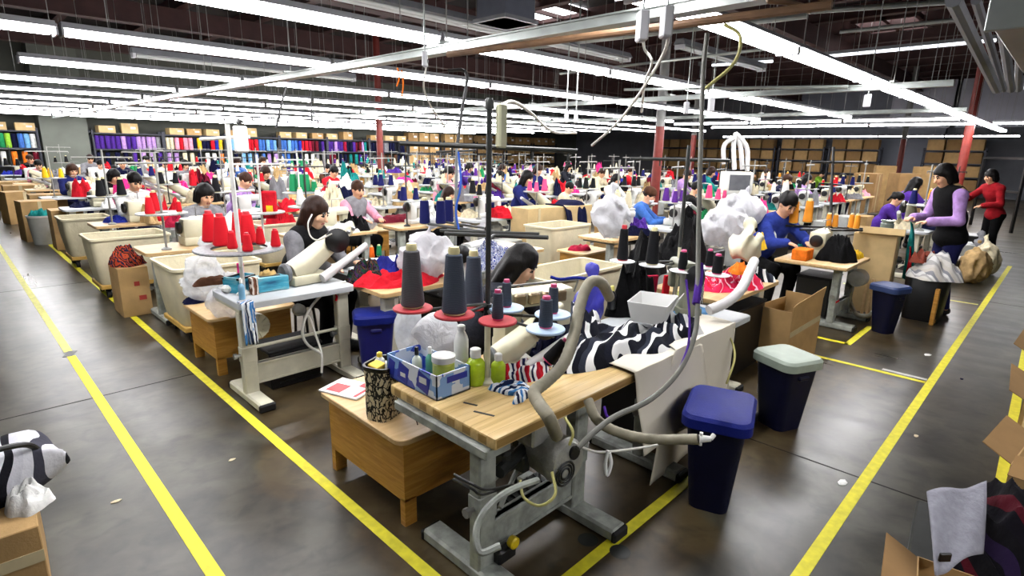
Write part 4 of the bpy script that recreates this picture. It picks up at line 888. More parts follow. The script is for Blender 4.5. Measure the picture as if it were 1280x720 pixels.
RP = mat('red spool plate felt', (172, 40, 48), .7, 0, .12, 20); BP = mat('light blue spool plate felt', (176, 200, 226), .6, 0, .06, 20)
cones = [((516, 383), 2.47, 'grey', .265, .052, RP, 'large grey thread cone nearest the wipes box', 'cream'), ((568, 391), 2.40, 'charcoal', .27, .054, RP, 'large charcoal cone in front of the grey pair', 'cream'),
         ((592, 380), 2.72, 'charcoal', .25, .05, RP, 'large grey cone half hidden behind the charcoal one', 'cream'), ((622, 399), 2.42, 'charcoal', .125, .026, RP, 'small charcoal cone on the white rimmed red plate', 'pink'),
         ((633, 383), 2.66, 'charcoal', .125, .026, BP, 'small charcoal cone on the rear left blue plate', 'pink'), ((682, 409), 2.38, 'charcoal', .13, .031, BP, 'stout charcoal cone on the front right blue plate', 'pink'), ((691, 391), 2.60, 'charcoal', .13, .026, BP, 'slim charcoal cone on the rear right blue plate', 'pink')]
for (u, v), w_, col, h_, r_, pm, lab, core in cones:
    q = dp(u, v, w_); L = q-sb; rr = .088 if h_ > .2 else .085
    MB().lathe([(rr*.98, 0), (rr, .005), (rr*.97, .010), (.02, .012)], L-V(0, 0, .013), 26).obj('spool_plate', pm, t)
    MB().cyl(V(0, 0, L[2]-.03), L-V(0, 0, .02), .007, n=8).cyl(V(0, 0, L[2]-.03), V(0, 0, L[2]-.06), .02, n=10).cyl(L-V(0, 0, .02), L+V(0, 0, .1), .004, n=6).obj('spool_arm', GUNPOLE, t)
    p = proto(make_cone(h_, r_, r_*.66 if h_ > .2 else r_*.82)); dup(p, tuple(q), 0, lab+' on the workbench stand', None, None, {'yarn': Y_[col], 'core': CORE[core]})
cone(tuple(dp(684, 452, 2.62)), 'black', 'black cone with pink tip tilted beside the vacuum hose', None, False, 'pink', .7, 1.1)
# ---- workbench machine and its hoses
mw = machine_offarm(); mw['label'] = 'cream off the arm machine on the workbench, half hidden by hoses'; mw.location = (1.98, 1.93, .741); mw.rotation_euler.z = -.35; mw.scale = (.62, .8, .7)
t = thing('coverstitch_machine', 'machine head with four brass tension blocks in front of the bowed woman', 'sewing machine', (2.24, 2.05, .741), math.pi*.9)
b = MB(); b.box((0, 0, .04), (.40, .2, .08), .015, seg=2); b.box((.15, 0, .2), (.11, .16, .3), .02, seg=2); b.box((-.02, .02, .32), (.42, .13, .09), .02, seg=2); b.box((-.18, .02, .22), (.09, .11, .16), .015, seg=2); b.obj('body', CREAM_M, t)
b = MB(); TB = mat('tarnished brass', (150, 132, 104), .35, .7, .2, 20)
for i in range(4): b.box((-.13+i*.085, .10, .33), (.066, .035, .062), .008)
b.obj('tension_block', TB, t); MB().lathe([(.03, -.02), (.07, -.015), (.072, .015), (.03, .025)], (.22, 0, .26), 18, R=roty(math.pi/2)).obj('handwheel', BLACKP, t)
MB().cyl((-.25, .09, .41), (.25, .09, .41), .006, n=6).cyl((-.25, .09, .41), (-.25, .05, .33), .006, n=6).cyl((.25, .09, .41), (.25, .05, .33), .006, n=6).obj('thread_guide', STEEL, t)
cable('vacuum_hose', [dp(762, 372, 2.85), dp(752, 354, 2.75), dp(738, 353, 2.7), dp(727, 375, 2.66), dp(717, 420, 2.58), dp(704, 455, 2.5), dp(684, 476, 2.42), dp(668, 490, 2.34), dp(674, 505, 2.27), dp(686, 522, 2.2), dp(696, 545, 2.3)], .027, HOSE, 'thick grey beige vacuum hose bending over the workbench edge', 'hose', 16, .035, 10)
cable('vacuum_hose', [dp(735, 500, 2.55), dp(746, 524, 2.5), dp(772, 540, 2.5), dp(815, 549, 2.5), dp(872, 549, 2.42)], .023, HOSE, 'fat grey beige hose pointing from under the workbench to the blue bin', 'hose', 14, .03, 10)
t = thing('air_nozzle', 'white plastic nozzle on the end of the fat hose', 'nozzle', tuple(dp(876, 548.5, 2.42))); MB().cyl((-.006, .006, 0), (.03, -.03, 0), .018, .012, n=12).cyl((.0, 0, -.03), (0, 0, .03), .008, n=8).cyl((.03, -.03, 0), (.05, -.035, .015), .01, n=8).obj('nozzle_body', PAPER, t)
HX = at(868, 520, .74)
hp = [dp(884, 42, 3.0), dp(879, 90, 3.0), dp(876, 180, 3.0), dp(873, 300, 3.0), dp(872, 380, 2.9), dp(868, 420, 2.78), dp(850, 462, 2.66), dp(815, 498, 2.52), dp(770, 520, 2.4), dp(745, 538, 2.32), dp(722, 560, 2.26)]
cable('air_hose', hp, .0125, mat('dull grey hose', (98, 98, 90), .5, 0, .12, 20), 'long thin grey hose hanging from the ceiling down to the motor', 'hose', 10)
cable('power_cable', [dp(858, 350, 2.9), dp(862, 400, 2.8), dp(858, 440, 2.72), dp(835, 480, 2.6), dp(790, 510, 2.46), dp(762, 522, 2.4), dp(755, 508, 2.42)], .006, F_['purple'], 'violet cord running beside the thin grey hose')
cable('power_cable', [dp(875, 330, 3.0), dp(874, 350, 2.96), dp(870, 380, 2.9)], .02, F_['purple'], 'violet tape wound round the thin grey hose')
cable('power_cable', [dp(706, 522, 2.2), dp(716, 540, 2.16), dp(712, 556, 2.18)], .006, CABY, 'short yellow wire above the workbench motor')
cable('power_cable', [dp(690, 590, 2.2), dp(694, 618, 2.15), dp(675, 632, 2.15), dp(655, 622, 2.18), dp(650, 600, 2.2)], .006, CABY, 'yellow wire loop under the workbench motor')
cable('power_cable', [dp(672, 600, 2.2), dp(640, 612, 2.1), dp(612, 632, 2.03), dp(596, 660, 2.0), dp(600, 690, 1.96), dp(625, 682, 1.98)], .013, LEGGREY, 'grey flexible conduit looping past the workbench leg', 'conduit')
for i, (a, b_) in enumerate((((571, 597), (608, 612)), ((570, 603), (604, 618)))): cable('power_cable', [dp(a[0]-3, a[1]-4, 2.08), dp(590, a[1]+8, 2.0), dp(b_[0], b_[1], 2.04), dp(640, 606, 2.2)], .005, CABB, '%s black cord tied round the workbench leg' % ('upper' if i == 0 else 'lower'))
cable('tie_cord', [dp(716, 553, 2.25), dp(735, 562, 2.3), dp(755, 565, 2.33), dp(800, 560, 2.38), dp(822, 556, 2.4)], .005, CABW, 'white cord tied across below the fat hose')
tag(MB().tube([dp(760, 563, 2.33), dp(757, 580, 2.33), dp(759, 594, 2.33), dp(764, 580, 2.33), dp(762, 566, 2.33)], .008, 6).obj('rag_tie', PAPER), 'white rag strip knotted on the cord', 'rag')
o = heap('metal_clip', 'small chrome clamp at the workbench back edge', tuple(at(737, 458, .741)), .035, .03, .05, STEEL, 'clamp', 4, 1.5, 14)
cable('machine_cable', [dp(742, 350, 2.72), dp(720, 347, 2.72), dp(700, 349, 2.72), dp(688, 346, 2.72)], .008, F_['royal'], 'royal blue tube above the vacuum hose bend')
# ---- second bench in the front row, covered with striped jersey and a hanging sheet
tb = t_table('sewing_table', 'grey topped sewing table right of the butcher block workbench', 1.40, .66, .74, GREYTOP, LEGGREY, .035, loc=(2.53, 1.46, 0), legx=(.25, 1.3))
heap('striped_jersey', 'pile of black and white striped jersey on the front row tables', (2.62, 1.76, .742), .46, .27, .15, STRIPE, 'fabric', 2, 1.15, 60, rz=-.05, edge=.3)
heap('striped_jersey', 'darker striped jersey pile behind the larger one', (2.62, 2.04, .742), .34, .16, .18, STRIPE, 'fabric', 6, 1.2, 44, rz=.2)
heap('black_jersey', 'plain black and navy jersey at the left end of the striped pile', (2.26, 1.90, .742), .17, .13, .13, F_['navy'], 'fabric', 7, 1.2, 30)
heap('striped_jersey', 'crumpled navy and white jersey at the hanging sheet corner', (3.10, 1.62, .742), .22, .14, .14, STRIPE, 'fabric', 11, 1.3, 34)
SHEET = mat('cream paper sheet', (226, 218, 200), .75, 0, .05, 3, .12, 8)
drape('hanging_sheet', 'cream paper sheet hanging over the front row table edge', [(1.72, .755), (1.60, .76), (1.45, .758), (1.425, .74), (1.40, .60), (1.36, .45), (1.34, .33)], 2.36, 3.05, SHEET, 'sheet', 24, .012, 3.5, .003, 1, None, lambda a, t: (.12*t*(a-.2), 0, -.06*a*t))
drape('hanging_sheet', 'longer cream sheet reaching the floor beside the blue bin', [(1.70, .757), (1.60, .763), (1.46, .761), (1.43, .745), (1.425, .5), (1.41, .25), (1.40, .03)], 2.95, 3.62, SHEET, 'sheet', 24, .012, 3.0, .003, 2, None, lambda a, t: (-.28*t*(1-a)-.12*t, 0, 0))
t = thing('paper_box', 'small white folded paper box on the striped jersey', 'box', tuple(at(815, 392, .85)), .3); b = MB(); b.loft([sec(rrect(.26, .20, .01, 2), -.03), sec(rrect(.32, .25, .012, 2), .10), sec(rrect(.31, .24, .012, 2), .10), sec(rrect(.25, .19, .01, 2), -.02)]); b.obj('tray', PAPER, t)
b = MB(); b.box((.10, -.13, .07), (.18, .004, .1), 0, rotx(.5)); b.obj('flap', PAPER, t)
# items in the middle of the front row
bag('plastic_bag', 'violet plastic bag beside the vacuum hose bend', (2.90, 2.14, .742), (.11, .09, .15), BAGB, 3, wob=.02)
tag(heap('black_garment', 'black garment draped behind the white paper box', (3.34, 2.08, .742), .20, .14, .42, F_['black'], 'garment', 9, .8, 34, flat=.9), 'black garment draped behind the white paper box', 'garment')
for i, (u, v, m, lab, s_) in enumerate(((808, 352, 'crimson', 'dark crimson folder standing behind the white paper box', (.15, .02, .2)), (831, 352, 'red', 'narrow bright red folder right of the crimson one', (.05, .03, .2)))):
    q = at(u, v+24, .76); tag(MB().box(q+V(0, 0, .1), s_, .004, rotz(-.6)@rotx(.12)).obj('folder', F_[m]), lab, 'folder')
bottle('oil_bottle', 'black bottle with yellow tip on the striped jersey', tuple(at(764, 386, .80)), .03, .14, BLACKP, mat('yellow tip', (230, 220, 110), .4), .4, .03)
t = machine_lockstitch(mat('grey green machine enamel', (128, 130, 112), .4, 0, .1)); t['label'] = 'grey green sewing machine behind the thin hanging hose'; t.location = (3.62, 1.86, .742); t.rotation_euler.z = math.pi+.9; t.scale = (.75, .9, 1.15)
def checker():
    m, nt, b, tc = base('black white checks'); ck = nt.nodes.new('ShaderNodeTexChecker'); ck.inputs['Scale'].default_value = 34; ck.inputs[1].default_value = lin((230, 230, 226)); ck.inputs[2].default_value = lin((16, 16, 18)); nt.links.new(tc.outputs['Object'], ck.inputs[0]); nt.links.new(ck.outputs[0], b.inputs['Base Color']); b.inputs['Roughness'].default_value = .8; return m
q = at(872, 378, .742); t = thing('check_cover', 'black and white checked column cover beside the hanging hose', 'cover', tuple(q), .3); MB().loft([sec(rrect(.10, .07, .02), 0), sec(rrect(.09, .06, .02), .26), sec(rrect(.05, .04, .015), .28)]).obj('cover', checker(), t)
heap('fabric_scrap', 'turquoise scraps on the grey table by the hanging hose', tuple(at(862, 392, .742)), .20, .07, .04, F_['sky'], 'fabric', 4, 1.4, 20, rz=-.4)
heap('fabric_scrap', 'pale yellow scraps beside the turquoise ones', tuple(at(848, 378, .745)), .09, .07, .09, mat('pale lime cloth', (200, 206, 120), .8, 0, .2, 14), 'fabric', 7, 1.2, 20)
cable('vacuum_hose', [dp(943, 326, 4.2), dp(937, 340, 4.0), dp(926, 362, 3.85), dp(908, 378, 3.75), dp(886, 388, 3.7)], .034, HOSEW, 'pale grey hose slanting over the right end of the front row', 'hose', 14, .03, 8)
# second stand: black cones
sb = at(843, 384, .742); t = thing('thread_stand', 'dark thread stand with black cones over the striped jersey', 'thread stand', tuple(sb))
MB().cyl((0, 0, 0), (0, 0, .45), .012, n=10).lathe([(.045, 0), (.045, .012), (.02, .03)], n=16).obj('sleeve', CREAM_M, t)
MB().cyl((0, 0, .45), (0, 0, 1.16), .013, n=10).obj('pole', GUNPOLE, t); W2 = float(np.dot(sb-EYE, FW))
e0, e1 = dp(788, 198, W2)-sb, dp(912, 201, W2)-sb; b = MB(); b.cyl(e0, e1, .012, n=8)
for a in (.05, .3, .6, .8, .97): q = e0+(e1-e0)*a; b.cyl(q, q+V(0, 0, -.05), .006, n=6)
b.obj('guide_bar', GUNPOLE, t); WP = mat('white spool plate', (214, 216, 216), .5, 0, .05)
for (u, v), dw, h_, r_, lab in (((778, 325), -.25, .23, .040, 'tall black cone, leftmost over the striped jersey'), ((815, 330), -.3, .24, .045, 'tall black cone with paper wrapped top'), ((853, 337), -.3, .13, .033, 'short black cone in front of the dark pole'), ((886, 333), -.1, .12, .03, 'short black cone, rear one of the right pair'), ((896, 342), -.3, .13, .036, 'short black cone, front one of the right pair')):
    q = dp(u, v, W2+dw); L = q-sb; MB().lathe([(.085, 0), (.088, .005), (.02, .010)], L-V(0, 0, .011), 24).obj('spool_plate', WP, t)
    MB().cyl(V(0, 0, L[2]-.03), L-V(0, 0, .02), .007, n=8).cyl(L-V(0, 0, .02), L+V(0, 0, .1), .004, n=6).obj('spool_arm', GUNPOLE, t)
    p = proto(make_cone(h_, r_, r_*(.66 if h_ > .2 else .8))); dup(p, tuple(q), 0, lab+' on the dark stand', None, None, {'yarn': Y_['black'], 'core': CORE['red' if u == 778 else ('cream' if u == 815 else 'pink')]})
# ---- bins on the right aisle
bin_('waste bin with royal blue lid beside the front workbench', [np.array(p) for p in ((2.49, 1.25), (2.60, .93), (3.04, 1.02), (2.93, 1.34))], .555, LIDBLUE)
bin_('waste bin with grey green lid behind the nearest blue one', [np.array(p) for p in ((3.84, 1.40), (3.70, 1.08), (4.01, .98), (4.15, 1.30))], .53, LIDGREY)
bin_('waste bin with dark blue lid by the orange cones table', [np.array(p) for p in ((6.92, 1.40), (6.80, 1.11), (7.07, 1.01), (7.19, 1.30))], .53, mat('dull blue lid', (40, 58, 104), .5, 0, .1))
for u, v, z, lab in ((953, 470, .38, 'small white hanging tag on the grey green lidded bin'),):
    tag(MB().tube([dp(955, 462, 4.0), dp(950, 474, 3.98), dp(948, 490, 3.98), dp(953, 478, 3.97)], .010, 6).obj('tape_strip', BAGW), 'clear tape strip dangling on the grey green lidded bin', 'tape')
cable('power_cable', [dp(906, 412, 3.7), dp(916, 430, 3.65), dp(918, 450, 3.6), dp(908, 480, 3.6)], .007, CABY, 'pale wire loop under the right end of the grey table')
# ---- the table with a pink pile, open carton
tp = t_table('sewing_table', 'wood topped table with pink cloth at the front row gap', 1.15, .66, .74, PLYTOP, LEGCREAM, .035, loc=(4.12, 1.75, 0))
heap('pink_fabric', 'hot pink cloth with white print heaped at the front row gap', (4.72, 1.98, .742), .40, .22, .16, stripes('pink with white print', [(226, 36, 76), (222, 40, 90), (214, 28, 60), (240, 190, 206), (226, 36, 80)], 2.5, (0, 0, .4), 8, 4), 'fabric', 3, 1.2, 34)
heap('red_fabric', 'small red cloth left of the hot pink pile', (4.40, 2.12, .742), .12, .10, .14, F_['red'], 'fabric', 5, 1.1, 24)
heap('grey_fabric', 'black and white cloth at the right of the pink pile', (5.14, 1.98, .742), .14, .20, .12, STRIPE, 'fabric', 12, 1.1, 24)
t = thing('open_carton', 'open brown carton with torn flap behind the grey green bin', 'carton', (5.30, 1.66, 0), -.10); b = MB(); cw, cdp, chh = .60, .34, .58
b.bb((-cw/2, -cdp/2, 0), (cw/2, -cdp/2+.006, chh)); b.bb((-cw/2, cdp/2-.006, 0), (cw/2, cdp/2, chh*.9)); b.bb((-cw/2, -cdp/2, 0), (-cw/2+.006, cdp/2, chh*.92)); b.bb((cw/2-.006, -cdp/2, 0), (cw/2, cdp/2, chh)); b.bb((-cw/2, -cdp/2, 0), (cw/2, cdp/2, .006)); b.obj('body', CARD, t)
MB().prism([(-cw/2, chh), (cw/2, chh), (cw/2+.03, chh+.10), (-cw/2+.05, chh+.02)], -cdp/2-.002, -cdp/2+.003, 1).obj('flap', CARD, t); MB().box((0, -cdp/2-.002, chh*.62), (cw*.98, .003, .05), 0, roty(-.10)).obj('tape_strip', TAPE, t)
# ---- table with orange cones
td = t_table('sewing_table', 'wood topped table with orange cones inside the yellow corner mark', .92, .74, .72, PLYTOP, LEGGREY, .04, loc=(6.50, 1.52, 0), slab=True, legx=(.24, .82), foot=(-.10, .42), coly=.14, motor=False)
MB().lathe([(.04, -.1), (.09, -.09), (.1, .05), (.08, .09), (.03, .1)], (.74, .05, .5), 18, R=roty(math.pi/2)).obj('motor', ALU, td); MB().box((.24, .10, .30), (.112, .004, .02)).obj('red_band', F_['red'], td)
cable('vacuum_hose', [dp(1066, 340, 7.0), dp(1062, 370, 6.7), dp(1070, 392, 6.5), dp(1085, 395, 6.4), dp(1100, 378, 6.4), dp(1104, 362, 6.35)], .022, HOSE, 'beige hose looping from the orange cones table to the blue lid bin', 'hose', 10, .03, 8)
for i, u in enumerate((1079, 1086)): tag(MB().box(dp(u, 380, 6.75), (.03, .03, .62), .003).obj('wood_post', PLYTOP), '%s wooden post behind the looping beige hose' % ('left' if i == 0 else 'right'), 'post')
ts = thing('thread_stand', 'black thread stand holding orange cones on the wood topped table', 'thread stand', tuple(at(1036, 318, .722))); sb = at(1036, 318, .722); W3 = float(np.dot(sb-EYE, FW))
MB().cyl((0, 0, 0), dp(1042, 184, W3)-sb, .016, n=10).obj('pole', BLACKP, ts); MB().cyl(dp(1014, 203, W3)-sb, dp(1078, 203, W3)-sb, .013, n=8).cyl(dp(1024, 229, W3)-sb, dp(1052, 231, W3)-sb, .009, n=8).obj('guide_bar', BLACKP, ts)
MB().cyl(dp(982, 282, W3)-sb, dp(1078, 286, W3)-sb, .014, n=8).cyl(dp(1000, 287, W3-.2)-sb, dp(1078, 288, W3-.15)-sb, .014, n=8).cyl(dp(1036, 283, W3)-sb, dp(1036, 288, W3-.2)-sb, .014, n=8).obj('spool_tray', BLACKP, ts)
for u, v, dw, h_, lab in ((991, 279, 0, .265, 'tall orange cone, leftmost'), (1009, 278, 0, .265, 'tall orange cone, second from left'), (1035, 283, 0, .15, 'short orange cone left of the black pole foot'), (1043, 284, 0, .15, 'short orange cone right of the black pole foot'), (1063, 285, 0, .165, 'short orange cone, left of the end pair'), (1070, 286, -.1, .165, 'short orange cone, right of the end pair')):
    p = proto(make_cone(h_, .052 if h_ > .2 else .034, .040 if h_ > .2 else .026)); dup(p, tuple(dp(u, v, W3+dw)), 0, lab+' on the black stand', None, None, {'yarn': Y_['orange'], 'core': CORE['cream']})
heap('black_fabric', 'black cloth pile on the orange cones table', (6.95, 1.74, .722), .26, .18, .30, F_['black'], 'fabric', 4, .7, 30, flat=1.0)
o = MB().box((0, 0, .06), (.22, .16, .12), .008).obj('orange_box', F_['orange']); o.location = (6.66, 2.02, .722); tag(o, 'orange box on the wood topped table', 'box')
heap('teal_fabric', 'teal strip of cloth behind the orange box', (6.90, 2.10, .722), .25, .08, .13, F_['teal'], 'fabric', 5, 1, 20); heap('yellow_fabric', 'orange yellow scraps at the right end of the orange cones table', (7.25, 1.66, .722), .14, .10, .10, F_['yellow'], 'fabric', 8, 1.1, 20)
heap('cream_fabric', 'cream cloth behind the short orange cones', (7.2, 2.02, .722), .20, .16, .22, F_['cream'], 'fabric', 10, 1.1, 24)
t = machine_overlock(); t['label'] = 'cream machine half hidden behind the black cloth pile'; t.location = (7.0, 2.0, .722); t.rotation_euler.z = math.pi
# ---- tall carton, rags, standing woman's corner
t = thing('tall_carton', 'tall pale carton standing behind the dark blue lidded bin', 'carton', (7.98, 1.60, 0), .1); MB().box((0, 0, .48), (.50, .44, .96), .005).obj('body', CARD2, t); MB().box((-.28, -.06, 1.0), (.05, .46, .08), .003, roty(.3)).obj('flap', CARD2, t); MB().box((0, -.222, .5), (.05, .003, .9)).obj('tape_strip', TAPE, t)
bottle('glass_jar', 'grey glass jar on the tall pale carton', (7.86, 1.5, .963), .07, .16, mat('grey glass', (110, 122, 116), .15, 0, .1), MT['grey glass'], .9, .01, 'jar')
t = thing('rag_bin', 'black bag bin overflowing with rags beside the standing woman', 'bin', (8.0, 1.02, 0)); MB().loft([sec(rrect(.40, .36, .08), 0), sec(rrect(.46, .42, .1), .5), sec(rrect(.44, .40, .1), .52), sec(rrect(.38, .34, .08), .3)]).obj('body', BLACKP, t)
heap('rag_pile', 'white and grey rags overflowing the black bag bin', (7.98, 1.0, .50), .30, .26, .22, stripes('mixed pale rags', [(206, 202, 196), (176, 174, 172), (218, 216, 214), (140, 140, 146), (200, 194, 184)], 2.4, (0, .3, .5), 2, 2), 'rags', 6, 1.5, 34)
heap('red_rag', 'rust red rag on top of the pale rag pile', (8.0, 1.12, .66), .15, .12, .18, mat('rust cloth', (140, 62, 44), .9, 0, .3, 14), 'rags', 3, 1.2, 22)
for i, x in enumerate((7.72, 7.86)): tag(MB().bb((x-.04, .86, 0), (x+.04, .90, .42), .004).obj('leaning_board', PLY), '%s brown board leaning below the rags' % ('left' if i == 0 else 'right'), 'board')
drape('teal_cloth', 'long teal cloth hanging from the standing woman\'s hands', [(1.30, 1.12), (1.28, 1.0), (1.27, .8), (1.25, .6), (1.24, .42)], 7.96, 8.16, F_['teal'], 'cloth', 16, .05, 5, .006, 1, None, lambda a, t: (.14*t, 0, -.05*a))
drape('red_cloth', 'red strip hanging beside the teal cloth', [(1.26, .82), (1.24, .66), (1.23, .48)], 7.98, 8.07, F_['red'], 'cloth', 10, .03, 4, .006, 2, None, lambda a, t: (.12*t, 0, 0))
# ================================================================== SECOND ROW AND LEFT AISLE
t2 = t_table('sewing_table', 'white sewing table on cream T legs, second along the left aisle', .90, .60, .765, GREYTOP, LEGCREAM, .045, loc=(1.345, 3.98, 0), legx=(.06, .82), foot=(-.17, .42), coly=.11, rail_h=.26, motor=False)
MB().cyl((.06, .11, .40), (.82, .11, .40), .013, n=8).obj('stretcher_rod', LEGCREAM, t2)
b = MB(); b.lathe([(.05, -.04), (.10, -.03), (.10, .03), (.05, .04)], (.20, .30, .50), 20, R=rotx(math.pi/2))
for i in range(10): a = i*math.pi/5; b.box((.20+.07*math.cos(a), .26, .50+.07*math.sin(a)), (.012, .01, .05), 0, roty(math.pi/2-a))
b.obj('motor', CREAM_M, t2); MB().lathe([(.03, -.03), (.05, -.02), (.05, .02), (.03, .03)], (.55, .3, .56), 16, R=rotx(math.pi/2)).obj('pulley', ALU, t2)
cable('power_cable', [dp(432, 352, 4.6), dp(410, 362, 4.5), dp(388, 385, 4.4), dp(378, 412, 4.35), dp(384, 430, 4.35), dp(402, 442, 4.35)], .011, CABW, 'pale cord looping below the second table edge'); cable('power_cable', [dp(370, 393, 4.5), dp(385, 395, 4.4), dp(392, 412, 4.38), dp(402, 442, 4.35), dp(402, 466, 4.35)], .009, CABW, 'pale cord hanging to the second table rail')
cable('conduit', [dp(418, 384, 4.9), dp(428, 396, 4.85), dp(431, 430, 4.8), dp(428, 460, 4.75)], .022, HOSE, 'beige hose down the right leg of the second table', 'hose', 10, .03)
mo2 = machine_offarm(); mo2['label'] = 'large cream off the arm machine in front of the woman in the black vest'; mo2.location = (2.02, 4.33, .766); mo2.rotation_euler.z = .12; mo2.scale = (.98, 1.0, 1.0)
sb = at(305, 368, .766); t = thing('thread_stand', 'white thread stand with red cones on the second left aisle table', 'thread stand', tuple(sb)); WW = float(np.dot(sb-EYE, FW))
MB().cyl((0, 0, 0), (0, 0, 1.22), .016, n=12).lathe([(.05, 0), (.05, .012), (.025, .03)], n=16).obj('pole', WHITE_M, t); MB().cyl(dp(250, 174, WW)-sb, dp(312, 171, WW)-sb, .013, n=8).obj('guide_bar', WHITE_M, t); MB().box(dp(301, 174, WW-.03)-sb, (.09, .06, .19), .01).obj('control_box', PAPER, t)
MB().cyl(dp(301, 150, WW)-sb, dp(297, 155, WW)-sb, .02, n=8).obj('pole_cap', BLACKP, t); MB().cyl(dp(282, 240, WW)-sb, dp(318, 238, WW)-sb, .008, n=6).obj('upper_arm', WHITE_M, t)
q = dp(300, 306, WW)-sb; MB().lathe([(.19, 0), (.30, 0), (.305, .008), (.30, .016), (.19, .016), (.19, 0)], (0, 0, q[2]-.02), 36, cap0=False, cap1=False).obj('spool_tray', mat('dull grey tray', (120, 122, 124), .5, .2, .3, 60), t); ZT = q[2]+sb[2]
for u, v, big, lab in ((264, 302, 1, 'large red cone, leftmost'), (278, 307, 1, 'large red cone, second from left'), (300, 299, 1, 'large red cone just behind the pole'), (311, 303, 1, 'large red cone right of the pole'), (291, 311, 0, 'small red cone left of the pole foot'), (310, 314, 0, 'small red cone in front of the pole'), (326, 305, 0, 'small red cone right of the pole'), (345, 308, 0, 'small red cone, rightmost')):
    q = at(u, v, ZT); p = proto(make_cone(.225, .062, .036) if big else make_cone(.125, .036, .022)); dup(p, tuple(q), 0, lab+' on the white stand', None, None, {'yarn': Y_['red'], 'core': CORE['red']})
def box3(name, label, cat, c, sz, m, rz=0., bev=.004, part=None):
    o = MB().box((0, 0, sz[2]/2), sz, bev).obj(name, m); o.location = tuple(c); o.rotation_euler.z = rz
    if part: part(o)
    return tag(o, label, cat)
def teal_pr():
    m, nt, b, tc = base('teal landscape print'); v = mapped(nt, tc); f = noise(nt, mapped(nt, tc, (1, 1, 4)), 5, 4); nt.links.new(ramp(nt, f, [(.3, lin((20, 90, 130))), (.5, lin((70, 176, 204))), (.7, lin((170, 210, 210)))]), b.inputs['Base Color']); b.inputs['Roughness'].default_value = .35; return m
TP = teal_pr(); q = at(338, 362, .767)
t = thing('tissue_box', 'teal printed tissue box under the red cones', 'box', tuple(q), -.1); MB().box((0, 0, .055), (.25, .12, .11), .004).obj('carton', TP, t); MB().box((0, 0, .112), (.15, .05, .004)).obj('opening', BLACKP, t)
heap('tissue_paper', 'yellowish tissue paper sticking out of the teal box', tuple(q+V(0, .02, .112)), .06, .03, .05, mat('yellow cloth', (226, 190, 120), .8), 'paper', 3, 1.2, 14)
q = at(300, 365, .767); t = thing('organiser_box', 'open black bordered teal box left of the tissue box', 'box', tuple(q+V(.02, .05, 0)), .5); b = MB(); b.bb((-.09, -.07, 0), (.09, -.06, .10)); b.bb((-.09, .06, 0), (.09, .07, .10)); b.bb((-.09, -.06, 0), (-.08, .06, .12)); b.bb((.08, -.06, 0), (.09, .06, .12)); b.bb((-.09, -.07, 0), (.09, .07, .006)); b.obj('tray', TP, t); b = MB(); b.bb((-.093, -.073, .10), (.093, -.058, .115)); b.bb((-.093, .058, .10), (.093, .073, .115)); b.obj('rim', BLACKP, t)
box3('pink_card', 'small hot pink card standing in the open teal box', 'card', at(302, 350, .80), (.05, .02, .14), F_['hotpink'])
box3('spool_box', 'brown and white striped packet beside the tissue box', 'packet', at(318, 368, .767), (.05, .06, .13), stripes('brown packet print', [(96, 60, 40), (226, 214, 200), (120, 80, 60)], 9, (0, 0, 0), 2))
bottle('blue_bottle', 'small pale blue bottle at the white pole foot', tuple(at(303, 374, .767)), .022, .13, mat('pale blue plastic', (120, 170, 200), .3), PAPER, .4)
box3('paper_tape_roll', 'white paper roll on the second table corner', 'roll', at(284, 366, .767), (.07, .07, .06), PAPER, .3, .02)
drape('hanging_rag', 'white and blue striped rag hanging from the second table corner', [(4.04, .773), (3.99, .772), (3.972, .75), (3.965, .62), (3.96, .47)], 1.35, 1.44, STRIPE3, 'rag', 12, .02, 5, .006, 2)
cable('cable_tie', [dp(420, 366, 4.55), dp(421, 371, 4.5), dp(420, 376, 4.5)], .010, F_['red'], 'small red tie on the second table edge', 'tie')
st2 = stool_box('light wooden box stool at the left end of the second table', 1.33, 4.66, 2.05, 5.36, .5, .045)
heap('shoe_rag', 'dark navy rag on the second wooden stool', tuple(at(243, 378, .502)), .10, .06, .05, F_['navy'], 'rag', 4, 1.1, 18)
bag('plastic_bag', 'clear plastic bag over the second stool by the table corner', (1.50, 4.72, .502), (.13, .12, .13), BAGC, 8, wob=.025)
bag('plastic_bag', 'clear bag hanging between the second table and the nearest cart', (1.50, 5.28, .52), (.15, .14, .22), BAGC, 5, wob=.03)
heap('brown_pouch', 'brown pouch below the clear bag beside the second table', tuple(at(266, 355, .80)), .13, .06, .07, F_['brown'], 'pouch', 2, .8, 16)
# red cloth table to the right, blue bin under it
tr_ = t_table('sewing_table', 'pale wooden table carrying red and navy cloth behind the grey cones', 1.25, .64, .74, PLYTOP, LEGCREAM, .035, loc=(2.30, 3.66, 0), motor=False, foot=(-.05, .55))
heap('red_garments', 'bright red cloth spread on the table right of the black handwheel', (2.66, 3.92, .742), .38, .22, .14, F_['red'], 'fabric', 3, 1.3, 40); heap('navy_garments', 'royal navy cloth lying over the bright red cloth', (2.76, 4.12, .75), .30, .15, .20, fabric('royal navy', (34, 38, 120)), 'fabric', 9, 1.2, 34)
heap('dark_scraps', 'dark mixed scraps right of the off the arm machine', (2.48, 4.16, .742), .22, .14, .20, stripes('dark mixed scraps', [(24, 22, 28), (60, 34, 70), (20, 60, 40), (30, 30, 34), (90, 60, 40)], 6, (0, .4, .2), 8, 4), 'fabric', 12, 1.3, 26)
cone(at(465, 322, .93), 'deeporange', 'small orange spool in the dark scraps', None, False, 'cream', 0, .8); cone(at(474, 320, .93), 'green', 'small green spool in the dark scraps', None, False, 'cream', 0, .8)
